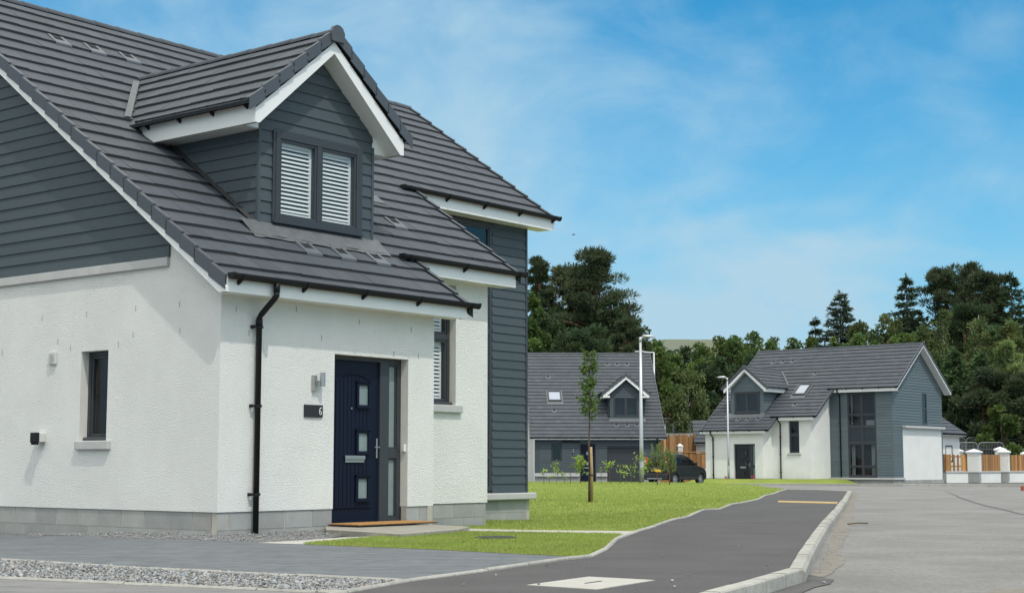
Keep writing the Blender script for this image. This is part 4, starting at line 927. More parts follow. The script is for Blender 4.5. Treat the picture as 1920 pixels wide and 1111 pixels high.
# ------------------------------------------------------------------ B's front verge, far kerb and footway
q = [V2(HB @ Vector(p)) for p in ((-1.2, -1.2, 0), (.0, -.1, 0), (3.8, -.1, 0), (3.9, .95, 0), (6.2, .95, 0), (6.4, 3.1, 0), (8.4, 3.1, 0), (8.6, 1.3, 0), (5.5, -1.2, 0), (3.0, -3.2, 0), (.5, -3.4, 0))]
_fr = [q[i] for i in (0, 10, 9, 8, 7, 6)]
def _hump(x, y):
    p = Vector((x, y)); d = 9
    for a_, b_ in zip(_fr[:-1], _fr[1:]):
        A2, B2 = Vector(a_), Vector(b_); t_ = max(0, min(1, (p - A2).dot(B2 - A2) / (B2 - A2).length_squared)); d = min(d, (p - A2.lerp(B2, t_)).length)
    k = min(1, d / 1.3); return -.06 + .30 * k * k * (3 - 2 * k)
o = sheet('grass_verge', q, 'lawn', .03, .3, zf=_hump); tag(o, kind='structure')
fk = [(-40, 86), (-4, 88.5), (6, 88), (11, 85), (18, 80), (26, 77), (40, 80), (70, 82)]
strip_kerb('kerb', [(p[0], p[1]) for p in fk], .13, .03, -.2, 'edging', 2.0, .01, -1)
tag(sheet('footway', [(p[0], p[1] + .12) for p in fk] + [(70, 100), (40, 100), (-40, 100)], 'road_patch', .005, 4), kind='structure')
tag(sheet('yard', [(-60, 99), (90, 99), (90, 210), (-60, 210)], 'soil', -.02, 12), kind='structure')
# ------------------------------------------------------------------ lamp posts
def lamp(px, top, Y, z0, head, r0, label, group='street lamps of the estate'):
    x = gx(px, Y); H_ = CAMH + (870 - top) / 2892 * Y - z0
    t = thing('street_lamp', label, 'street lamp', (x, Y, z0), 0)
    mb = MB(); mb.tube([(0, 0, 0), (0, 0, .9)], r0 * 1.12, 14); mb.build('base_sleeve', 'galvdark', t, smooth=True)
    mb = MB(); mb.tube([(0, 0, .85), (0, 0, 1.5), (0, 0, H_ - .12)], [r0 * 1.0, r0 * .95, r0 * .62], 14); mb.build('pole', 'galv', t, smooth=True)
    mb = MB(); mb.tube([(0, 0, H_ - .2), (0, 0, H_ - .02)], r0 * .8, 12); mb.tube([(0, 0, H_ - .06), (head * .14, 0, H_ - .03)], .045, 10); mb.build('bracket', 'galv', t, smooth=True)
    mb = MB(); bm = bmesh.new(); bmesh.ops.create_uvsphere(bm, u_segments=16, v_segments=8, radius=1)
    for v in bm.verts:
        u = v.co.x; v.co = Vector((head * (.05 + .29 * (u + 1) * .95), v.co.y * .12 * (1 - .2 * u), H_ + v.co.z * (.07 if v.co.z > 0 else .025) * (1.15 - .35 * u)))
    mb.bm(bm); mb.build('lamp_head', 'galv', t, smooth=True)
    mb = MB(); mb.box(*sorted((head * .18, head * .52)), -.08, .08, H_ - .034, H_ - .024); mb.build('lens', 'clear', t)
    return t
lamp(1203, 630, 61, T(gx(1203, 61), 61) - .02, 1.0, .080, 'tall grey lamp post standing in front of the roller garage door')
lamp(1366, 707, 87, -.15, -1.0, .062, 'shorter grey lamp post beside the open porch of the distant white house')
tall = thing('street_lamp', 'thin pale lamp post with a long flat arm rising behind the garage house roof', 'street lamp', (gx(1228, 112), 112, -.3))
Hh = CAMH + (870 - 659) / 2892 * 112 + .3
mb = MB(); mb.tube([(0, 0, 0), (0, 0, Hh)], [.11, .07], 10); mb.build('pole', 'galv', tall, smooth=True)
mb = MB(); mb.tube([(0, 0, Hh - .05), (-.85, 0, Hh)], .045, 8); mb.build('bracket', 'galv', tall)
mb = MB(); mb.bbox(-1.4, -.75, -.13, .13, Hh - .03, Hh + .07, .03); mb.build('lamp_head', 'galv', tall)
# ------------------------------------------------------------------ trees
def rhomb(C, D, Ln, Wd, tint):
    N = len(C); D = D / np.linalg.norm(D, axis=1, keepdims=True); r = RNG.normal(0, 1, (N, 3)); W_ = np.cross(D, r); W_ /= np.linalg.norm(W_, axis=1, keepdims=True)
    Ln = np.broadcast_to(Ln, N)[:, None]; Wd = np.broadcast_to(Wd, N)[:, None]
    V = np.stack([C, C + D * Ln * .5 + W_ * Wd * .5, C + D * Ln, C + D * Ln * .5 - W_ * Wd * .5], 1).reshape(-1, 3)
    return V, np.arange(N)[:, None] * 4 + np.arange(4), tint
def unit(n):
    v = RNG.normal(0, 1, (n, 3)); return v / np.linalg.norm(v, axis=1, keepdims=True)
class Tree:
    def __init__(s): s.w = MB(); s.C = []; s.D = []; s.L = []; s.W = []; s.T = []
    def leaves(s, C, D, L_, W_, t):
        n = len(C); s.C.append(C); s.D.append(D); s.L.append(np.broadcast_to(L_, n)); s.W.append(np.broadcast_to(W_, n)); s.T.append(np.broadcast_to(np.asarray(t, float), (n, 3)) if np.ndim(t) < 2 else t)
    def clump(s, c, r, n, L_, W_, up=.4, flat=(1, 1, 1), tv=.14):
        u = unit(n); rad = RNG.random(n) ** .45; p = np.array(c) + u * rad[:, None] * r * np.array(flat)
        d = u * .8 + np.array([0, 0, up]) + RNG.normal(0, .45, (n, 3)); k = math.exp(RNG.normal(0, tv)); yv = RNG.normal(0, .06)
        s.leaves(p, d, L_ * RNG.uniform(.6, 1.3, n), W_ * RNG.uniform(.7, 1.3, n), np.array([k * (1 + yv), k, k * (1 - yv)]))
    def done(s, name, label, cat, leaf, bark, loc, group=None, rz=0):
        t = thing(name, label, cat, loc, rz, group)
        if s.w.v: s.w.build('trunk', bark, t, smooth=True)
        C, D, L_, W_, T_ = (np.concatenate(a) for a in (s.C, s.D, s.L, s.W, s.T))
        V, F, _ = rhomb(C, D, L_, W_, None); npmesh('crown', V, F, leaf, t, T_); return t
def curve(p0, p1, sag=0, wob=.0, n=6):
    p0, p1 = Vector(p0), Vector(p1); L_ = (p1 - p0).length; o = []
    for k in range(n + 1):
        q_ = k / n; p = p0.lerp(p1, q_); p.z += sag * L_ * (4 * q_ * (1 - q_)); e = math.sin(q_ * math.pi) * wob * L_
        o.append(p + Vector((random.uniform(-e, e), random.uniform(-e, e), random.uniform(-e, e) * .5)))
    return o
def pine(H, spread, lean=0, low=.3, dens=1.0, cone=.45):
    """scots pine: bare reddish trunk, open limbs, flat pads of needles"""
    t = Tree(); tr = curve((0, 0, 0), (lean, 0, H * .93), 0, .025, 9); t.w.tube(tr, [H * .022 * (1 - .82 * k / 9) + .03 for k in range(10)], 9)
    nb = int(46 * dens)
    for k in range(nb):
        f = low + (1 - low) * (k + random.random()) / nb; i = min(int(f * 9), 8); b = tr[i].lerp(tr[i + 1], f * 9 - i)
        g_ = (f - low) / (1 - low); env = min(1, .55 + 2.2 * g_) * (1 - cone * g_) * (1 if g_ < .8 else 1 - 1.9 * (g_ - .8)); ln = spread * 1.08 * env * random.uniform(.42, 1.12)
        a = random.uniform(0, 6.283); tip = b + Vector((math.cos(a) * ln, math.sin(a) * ln, ln * random.uniform(.0, .42)))
        c = curve(b, tip, .05, .06, 5); t.w.tube(c, [H * .006 * (1 - .75 * j / 5) + .012 for j in range(6)], 5)
        for j in range(random.randint(3, 5)):
            p = c[random.randint(2, 5)] + Vector((random.gauss(0, .09 * spread), random.gauss(0, .09 * spread), random.uniform(0, .08) * spread)); r = spread * random.uniform(.11, .22)
            t.clump(p, r, int(150 * dens ** .2), .40, .075, .55, (1, 1, .48))
    t.clump(tr[-1], spread * .22, 260, .4, .06, .7, (1, 1, .8)); return t
def spruce(H, spread, droop=.12, dens=1.0, low=.04):
    t = Tree(); t.w.tube([(0, 0, 0), (0, 0, H * .6), (0, 0, H)], [H * .016, H * .009, .02], 7)
    lv = int(26 * dens)
    for k in range(lv):
        f = low + (.985 - low) * (k / (lv - 1)) ** .92; r = spread * (1 - f) ** .85 * random.uniform(.82, 1.12) + .12; nb = 9 if f < .8 else 6
        for j in range(nb):
            a = 6.283 * (j + random.random() * .8) / nb; rr = r * random.uniform(.7, 1.12); z0 = H * f + random.uniform(-.2, .2); ca, sa = math.cos(a), math.sin(a)
            n = int(30 + 110 * rr / max(spread, 1) * (1.3 if spread > 3 else 1)); q_ = RNG.random(n) ** .7; zz = z0 - droop * rr * 4 * q_ * (1 - q_ * .62) + .12 * rr * q_
            lat = RNG.normal(0, .16, n) * rr * (1 - .6 * q_) * .9
            C = np.stack([ca * rr * q_ - sa * lat, sa * rr * q_ + ca * lat, zz - np.abs(RNG.normal(0, .10, n))], -1); D = np.stack([ca * .9 - sa * np.sign(lat) * .7 + RNG.normal(0, .35, n), sa * .9 + ca * np.sign(lat) * .7 + RNG.normal(0, .35, n), RNG.normal(-.12, .35, n)], -1)
            kk = math.exp(random.gauss(0, .12)); t.leaves(C, D, .50 * RNG.uniform(.6, 1.2, n), .11, np.array([kk, kk, kk]))
            t.w.tube([(0, 0, z0), (ca * rr * .9, sa * rr * .9, z0 - droop * rr * .9)], [.04, .012], 4)
    n = 70; C = np.stack([RNG.normal(0, .06, n), RNG.normal(0, .06, n), H * RNG.uniform(.95, 1.01, n)], -1); t.leaves(C, RNG.normal(0, .5, (n, 3)) + [0, 0, .9], .3, .07, np.ones(3)); return t
def broad(H, spread, low=.15, nc=46, leaf=(.26, .17), per=230, top=.55, trunks=1, tv=.17):
    t = Tree(); t.w.tube(curve((0, 0, 0), (random.uniform(-.3, .3), 0, H * .62), 0, .02, 5), [H * .02 * (1 - .12 * k) for k in range(6)], 8)
    for k in range(nc):
        f = low + (1 - low) * ((k + random.random()) / nc); w = (math.sin(min(1, max(0, ((f - low) / (1 - low)) * .80 + .16)) * math.pi)) ** .7; a = random.uniform(0, 6.283); rr = spread * w * math.sqrt(random.uniform(.15, 1))
        r = spread * random.uniform(.20, .36) * (1 if f < .9 else .7); c = Vector((math.cos(a) * rr, math.sin(a) * rr, H * f - r * .5))
        if k % 2 == 0: t.w.tube(curve((0, 0, max(H * .12, H * f * .55)), c, .05, .05, 4), [H * .007, H * .006, H * .004, H * .003, .012], 5)
        t.clump(c, r, int(per * (r / spread / .28) ** 1.6), leaf[0], leaf[1], .2, (1, 1, .8), tv)
    return t
def birch(H, spread, lean=0, strands=260, per=15):
    t = Tree(); tips = []
    tr = curve((0, 0, 0), (lean, 0, H * .90), 0, .03, 8); t.w.tube(tr, [H * .010 * (1 - .92 * k / 8) + .008 for k in range(9)], 7)
    for k in range(9): t.clump(tr[-1] + Vector((random.gauss(0, .12) * spread, random.gauss(0, .12) * spread, random.uniform(-.1, .05) * H)), spread * .16, 55, .25, .12, -.2)
    for k in range(26):
        f = random.uniform(.25, .95); i = min(int(f * 8), 7); b = tr[i].lerp(tr[i + 1], f * 8 - i); a = random.uniform(0, 6.283); ln = spread * (1.1 - .75 * f) * random.uniform(.7, 1.15)
        tip = b + Vector((math.cos(a) * ln, math.sin(a) * ln, ln * random.uniform(.35, .95))); c = curve(b, tip, .08, .06, 5); t.w.tube(c, [H * .0045 * (1 - .8 * j / 5) + .008 for j in range(6)], 4); tips += [c[j].lerp(c[min(j + 1, 5)], random.random()) for j in (2, 3, 3, 4, 4, 5, 5)]
    for k in range(strands):
        b = random.choice(tips) + Vector((random.gauss(0, .06 * spread), random.gauss(0, .06 * spread), random.gauss(0, .05 * spread))); ln = random.uniform(.08, .2) * H; n = per
        q_ = RNG.random(n); C = np.stack([b.x + RNG.normal(0, .10 + .03 * spread, n), b.y + RNG.normal(0, .10 + .03 * spread, n), b.z + .3 - ln * q_], -1); kk = math.exp(random.gauss(0, .16)); yv = random.gauss(0, .06)
        t.leaves(C, RNG.normal(0, .5, (n, 3)) + [0, 0, -.7], .26 * RNG.uniform(.6, 1.2, n), .13, np.array([kk * (1 + yv), kk, kk * (1 - yv)]))
    return t
FG_ = 'trees of the wood behind the houses'
def zat(px, top, Y): return CAMH + (870 - top) / 2892 * Y + .35
def put(kind, px, top, Y, spread_px, label, name=None, leaf=None, bark=None, **k):
    H_ = zat(px, top, Y); sp_ = spread_px / 2892 * Y * {'spruce': 2.7, 'pine': 1.2}.get(kind, 1.12); t = {'pine': pine, 'spruce': spruce, 'broad': broad, 'birch': birch}[kind](H_, sp_, **k)
    dn = {'pine': ('pine_tree', 'pine_leaf', 'pinebark'), 'spruce': ('spruce_tree', 'spruce_leaf', 'bark'), 'broad': ('broadleaf_tree', 'broad_leaf', 'bark'), 'birch': ('birch_tree', 'birch_leaf', 'birchbark')}[kind]
    return t.done(name or dn[0], label, 'tree', leaf or dn[1], bark or dn[2], (gx(px, Y), Y, -.35), FG_, random.uniform(0, 6.28))
# left stand behind the garage house
put('pine', 1122, 445, 118, 82, 'tallest scots pine, above the right half of the garage house roof', low=.30, lean=.6, dens=1.3, cone=.62)
put('pine', 1012, 462, 122, 34, 'slim scots pine top beside the near house wall', low=.45, dens=.8, cone=.55)
put('pine', 1066, 478, 124, 60, 'broad scots pine between the slim pine and the tallest pine', low=.3, dens=1.15, cone=.55)
put('pine', 1180, 585, 114, 44, 'lower scots pine on the right flank of the pine stand', low=.2, dens=.9)
put('pine', 1090, 610, 108, 62, 'low spreading pine directly behind the garage house ridge', low=.25, dens=.9, leaf='dark_leaf')
put('broad', 998, 545, 110, 34, 'leafy broadleaf tree touching the edge of the near house', leaf='broad_leaf')
put('spruce', 1146, 560, 116, 60, 'dark spruce filling the foot of the pine stand', leaf='dark_leaf', dens=.9)
put('spruce', 1045, 575, 119, 55, 'dark spruce behind the ridge beside the slim pine', leaf='dark_leaf', dens=.9)
put('broad', 1030, 590, 113, 50, 'dark leafy tree behind the left end of the garage house ridge', leaf='dark_leaf')
# between the houses
put('broad', 1232, 640, 116, 40, 'round leafy tree behind the thin lamp post', leaf='broad_leaf')
put('broad', 1262, 660, 122, 46, 'fresh green leafy tree right of the thin lamp post', leaf='broad_leaf')
put('birch', 1292, 690, 108, 56, 'weeping birch with pale trunk between the two distant houses', strands=420, leaf='birch_leaf')
for i, (px, tp, Y, sp_, lf, lb) in enumerate(((1318, 645, 138, 45, 'broad_leaf', 'leafy tree in the far hedge line, nearest the hill'), (1352, 632, 140, 42, 'broad_leaf', 'leafy tree in the far hedge line, second from the hill'), (1385, 628, 136, 44, 'broad_leaf', 'tall leafy tree above the left dormer of the distant white house'), (1418, 622, 139, 42, 'broad_leaf', 'leafy tree behind the left end of the distant ridge'), (1345, 668, 124, 50, 'dark_leaf', 'dark leafy tree behind the shorter lamp post'), (1402, 664, 126, 52, 'dark_leaf', 'dark leafy tree behind the distant dormer'), (1452, 640, 140, 46, 'broad_leaf', 'leafy tree behind the left third of the distant ridge'), (1495, 634, 142, 42, 'broad_leaf', 'leafy tree behind the middle of the distant ridge'), (1298, 652, 146, 40, 'dark_leaf', 'dark tree under the moorland hill'))):
    put('broad', px, tp, Y, sp_, lb, leaf=lf)
put('birch', 1458, 610, 150, 20, 'small airy birch top standing above the hedge line', strands=120)
put('spruce', 1534, 598, 140, 22, 'thin ragged spruce left of the broad blue spruce', dens=.7)
put('spruce', 1582, 548, 132, 46, 'broad blue-green spruce with a pointed top behind the distant ridge', leaf='blue_spruce_leaf', droop=.02, dens=1.05)
for px, tp, Y, sp_, lf, lb in ((1520, 632, 136, 40, 'broad_leaf', 'leafy tree between the airy birch and the blue spruce'), (1622, 600, 130, 44, 'birch_leaf', 'pale leafy tree right of the blue spruce'), (1668, 588, 132, 44, 'birch_leaf', 'soft grey-green tree left of the pointed dark spruce'), (1608, 628, 122, 40, 'broad_leaf', 'mid green tree close behind the distant ridge'), (1700, 622, 124, 46, 'broad_leaf', 'mid green tree behind the right end of the distant ridge'), (1650, 640, 120, 34, 'broad_leaf', 'low green tree behind the ridge under the pale trees')):
    put('broad', px, tp, Y, sp_, lb, leaf=lf)
put('broad', 1571, 634, 118, 16, 'small bright lime green bush top above the distant ridge', leaf='bright_leaf', nc=30, per=150)
put('broad', 1675, 634, 117, 15, 'small yellow-green tree top just above the ridge', leaf='bright_leaf', nc=26, per=150)
put('spruce', 1709, 516, 136, 44, 'pointed dark spruce left of the big pines', droop=.15, dens=.95)
put('pine', 1782, 482, 134, 52, 'tall pine at the left of the great pine clump', low=.35, dens=1.15)
put('pine', 1838, 474, 138, 56, 'widest pine in the middle of the great pine clump', low=.3, dens=1.4)
put('pine', 1868, 492, 132, 48, 'tall pine at the right of the great pine clump', low=.28, dens=1.2)
put('spruce', 1908, 512, 130, 60, 'tall dark conifer cut by the right edge of the picture', leaf='dark_leaf', dens=1.1)
put('pine', 1815, 560, 130, 70, 'lower pine filling the foot of the great pine clump', low=.2, dens=1.2, leaf='dark_leaf')
put('birch', 1778, 560, 124, 34, 'birch with pale forked trunk left of centre in the right wood', strands=230)
put('birch', 1822, 556, 122, 38, 'taller birch with a pale slanting trunk in the right wood', strands=250, lean=.9)
put('broad', 1740, 610, 124, 44, 'grey-green leafy tree behind the distant gable', leaf='birch_leaf')
put('broad', 1868, 612, 120, 40, 'olive leafy tree below the widest pine', leaf='birch_leaf')
put('broad', 1905, 600, 118, 40, 'olive leafy tree at the right edge', leaf='birch_leaf')
put('spruce', 1795, 655, 112, 44, 'feathery bright green cedar beside the distant gable', leaf='cedar_leaf', droop=.2, dens=.9)
put('spruce', 1846, 662, 113, 46, 'feathery green cedar right of the first cedar', leaf='cedar_leaf', droop=.2, dens=.9)
put('pine', 1898, 630, 110, 36, 'young pine with upright candles at the right edge', leaf='youngpine_leaf', low=.15, dens=.8)
put('pine', 1850, 690, 108, 58, 'bushy pine behind the metal fence', leaf='pine_leaf', low=.08, dens=1.0)
put('pine', 1915, 700, 107, 46, 'bushy pine behind the metal fence at the right edge', leaf='pine_leaf', low=.08, dens=.9)
put('broad', 1805, 720, 110, 44, 'dark shrubby tree behind the rear wing of the distant white house', leaf='dark_leaf', low=.03)
put('broad', 1880, 760, 105, 34, 'bright green shrub behind the metal fence panels', leaf='broad_leaf', low=.02, nc=30)
put('broad', 1760, 640, 128, 50, 'dark tree behind the distant gable peak', leaf='dark_leaf')
# the wood's dark depth: one mass nobody could count
wood = Tree()
for k in range(420):
    Y = random.uniform(146, 160); px = random.choice((random.uniform(960, 1215), random.uniform(1215, 1560), random.uniform(1560, 1960), random.uniform(1560, 1960))); 
    top = 585 if px < 1205 else (660 if px < 1540 else (650 if px < 1690 else 590)); z = random.uniform(0, zat(px, top, Y) - 1.5); wood.clump((gx(px, Y), Y, z), random.uniform(1.6, 2.8), 190, .5, .3, .2, (1, 1, .9))
V, F, _ = rhomb(*(np.concatenate(a) for a in (wood.C, wood.D, wood.L, wood.W)), None)
tag(npmesh('woodland', V, F, 'dark_leaf', None, np.concatenate(wood.T)), 'dark mass of the wood between and behind the single trees', 'wood', kind='stuff')
# far moorland hill
n = 60; mb = MB(); prof = []
for k in range(n + 1):
    u = k / n; X = -900 + 2400 * u; hgt = 203 * math.exp(-((X - 260) / 720) ** 2) + 6 * math.sin(X / 150) + 3 * math.sin(X / 47 + 1)
    prof.append((X, hgt))
V = []
for j in range(9):
    f = j / 8; V += [(X, 2000 + 650 * f + 30 * math.sin(X / 90 + j), -20 + (h_ + 20) * math.sin(f * math.pi / 2) ** .9 + 4 * math.sin(X / 60 + 2 * j)) for X, h_ in prof]
mb.add(V, [(j * (n + 1) + k, j * (n + 1) + k + 1, (j + 1) * (n + 1) + k + 1, (j + 1) * (n + 1) + k) for j in range(8) for k in range(n)])
tag(mb.build('hill', 'moor', smooth=True), kind='structure')
# ------------------------------------------------------------------ young trees and saplings on the lawn
x0 = G(1105, 941)
t = Tree(); Ht = (941 - 655) / 2892 * x0.y; t.w.tube(curve((0, 0, 0), (.03, 0, Ht * .98), 0, .006, 10), [.026 * (1 - .85 * k / 10) + .003 for k in range(11)], 8)
for k in range(58):
    f = random.uniform(.53, .97); a = random.uniform(0, 6.283); ln = .36 * (1 - ((f - .62) / .42) ** 2 * .75) * random.uniform(.5, 1.05); b = Vector((.03 * f, 0, Ht * f)); tip = b + Vector((math.cos(a) * ln * .72, math.sin(a) * ln * .72, ln * random.uniform(.25, .8)))
    t.w.tube([b, tip], [.007, .002], 4); dens = 8
    for j in range(dens):
        c = b.lerp(tip, random.uniform(.3, 1.05)); m_ = 4; kk = math.exp(random.gauss(0, .2)); C = np.array(c) + RNG.normal(0, .028, (m_, 3)); t.leaves(C, RNG.normal(0, .6, (m_, 3)) + [math.cos(a) * .5, math.sin(a) * .5, -.15], .085 * RNG.uniform(.6, 1.2, m_), .034, np.array([kk, kk, kk]))
t.done('young_tree', 'slender young rowan on the lawn tied to a wooden stake', 'tree', 'rowan_leaf', 'bark', tuple(x0))
st = thing('tree_stake', 'round wooden stake holding the young rowan upright', 'stake', tuple(x0 + Vector((.055, -.05, -.05))))
mb = MB(); hs = (941 - 838) / 2892 * x0.y + .05; mb.tube([(0, 0, 0), (.004, 0, hs * .6), (-.012, 0, hs)], [.034, .033, .031], 12); mb.build('post', 'stake', st, smooth=True)
mb = MB(); mb.tube([(-.07, .08, .71), (.055, .06, .70), (.05, -.04, .69), (-.05, -.045, .69), (-.09, .05, .70), (-.07, .08, .71)], .012, 6); mb.build('tie_strap', 'tyre', st)
mb = MB(); zr = (941 - 767) / 2892 * x0.y; mb.box(-.035, .06, -.034, -.026, zr - .02, zr + .025); mb.box(.03, .09, -.038, -.034, zr - .03, zr + .02)
o = mb.build('ribbon', 'ribbon'); o.location = x0 + Vector((.02, 0, 0)); tag(o, 'small red ribbon tied round the young rowan stem', 'ribbon')
def sapling(px, base, top, Y, wpx, nl, label, leafy=1.0, bend=0):
    z = T(gx(px, Y), Y); H_ = (base - top) / 2892 * Y; w = wpx / 2892 * Y; t = Tree(); tr = curve((0, 0, 0), (bend, 0, H_), 0, .03, 6); t.w.tube(tr, [.009 * (1 - .7 * k / 6) + .003 for k in range(7)], 5)
    for k in range(nl):
        f = random.uniform(.45, 1); b = tr[min(5, int(f * 6))].lerp(tr[min(6, int(f * 6) + 1)], .5); a = random.uniform(0, 6.283); tip = b + Vector((math.cos(a) * w * random.uniform(.3, 1), math.sin(a) * w, random.uniform(-.05, .35) * w)); t.w.tube([b, tip], [.004, .002], 4)
        m_ = int(9 * leafy); C = np.array(tip) + RNG.normal(0, w * .22, (m_, 3)); kk = math.exp(random.gauss(0, .2)); t.leaves(C, RNG.normal(0, 1, (m_, 3)), .10 * RNG.uniform(.6, 1.3, m_), .055, np.array([kk * 1.05, kk, kk * .8]))
    t.done('sapling', label, 'sapling', 'sapling_leaf', 'twig', (gx(px, Y), Y, z - .02), 'saplings planted along the crest of the lawn')
for a in ((1044, 905, 864, 58, 8, 9, 'thin sapling below the distant house window', .8), (1088, 906, 855, 58.5, 11, 20, 'leafiest sapling, just left of the staked rowan', 1.4), (1144, 906, 866, 58, 11, 9, 'sapling at the left edge of the roller door', .9), (1163, 906, 870, 58.5, 8, 7, 'sapling before the left half of the roller door', .8), (1183, 906, 872, 59, 8, 6, 'sapling before the right half of the roller door', .7), (1200, 906, 858, 57.5, 20, 13, 'wide leafy sapling in front of the tall lamp post', 1.0), (1020, 905, 879, 58, 5, 3, 'bare thin twig of a sapling nearest the near house', .5), (1070, 905, 864, 59, 4, 3, 'nearly bare reddish sapling between two leafy ones', .3), (1058, 905, 883, 57.5, 6, 5, 'low sapling with few leaves before the plinth', .6), (1127, 905, 872, 58, 5, 3, 'nearly bare sapling right of the staked rowan', .4), (1030, 906, 890, 57, 5, 3, 'shortest bare sapling before the base course', .4), (1172, 906, 884, 57.5, 6, 4, 'low bare sapling before the roller door', .4)): sapling(*a)
def ypine(px, base, top, Y, wpx, label, seed):
    z = T(gx(px, Y), Y); H_ = (base - top) / 2892 * Y; w = wpx / 2892 * Y; t = Tree(); t.w.tube(curve((0, 0, 0), (.02, 0, H_ * .95), 0, .01, 6), [.02 * (1 - .7 * k / 6) for k in range(7)], 6)
    for k in range(17):
        f = .30 + .58 * k / 17; a = k * 2.4 + seed; ln = w * (1.0 - .55 * (f - .3)) * random.uniform(.7, 1.1); b = Vector((.02, 0, H_ * f)); e = b + Vector((math.cos(a) * ln * .7, math.sin(a) * ln * .7, ln * .25)); tp_ = e + Vector((math.cos(a) * .04, math.sin(a) * .04, H_ * random.uniform(.14, .26)))
        t.w.tube([b, e, tp_], [.009, .007, .003], 4)
        for q0, q1 in ((b.lerp(e, .45), e), (e, tp_)):
            m_ = 90; u = RNG.random((m_, 1)); C = np.array(q0) * (1 - u) + np.array(q1) * u; t.leaves(C, RNG.normal(0, .35, (m_, 3)) + [0, 0, .95], .085, .012, np.ones(3) * math.exp(random.gauss(0, .1)))
    m_ = 200; u = RNG.random((m_, 1)); C = np.array([.02, 0, H_ * .72]) * (1 - u) + np.array([.02, 0, H_]) * u; t.leaves(C, RNG.normal(0, .5, (m_, 3)) + [0, 0, .9], .12, .014, np.ones(3)); t.done('young_pine', label, 'sapling', 'youngpine_leaf', 'pinebark', (gx(px, Y), Y, z - .02), 'young pines on the crest of the lawn')
ypine(1232, 909, 836, 56, 22, 'taller young pine with a yellow tag before the parked car', .3); ypine(1255, 909, 846, 56.5, 17, 'shorter young pine close to the car tail lamp', 1.7)
mb = MB(); pz = T(gx(1233, 55.8), 55.8); mb.box(-.10, .10, -.01, .01, -.04, .04); o = mb.build('plant_tag', 'yellow'); o.location = (gx(1234, 55.6), 55.6, pz + .52); tag(o, 'small yellow plant tag hanging on the taller young pine', 'tag')
for px, a in ((1377, .14), (1413, .15)):
    p = HB @ Vector((1.70 if px < 1400 else 3.45, -.55, 0)); t = Tree(); t.w.tube([(0, 0, 0), (0, 0, .3)], .01, 5); z0 = T(p.x, p.y) + .05; t.clump((0, 0, .30), .10, 70, .07, .05, .3)
    t.done('flower_plant', 'small plant with pink flowers ' + ('left' if px < 1400 else 'right') + ' of the dark porch door', 'plant', 'pink', 'twig', (p.x, p.y, z0))
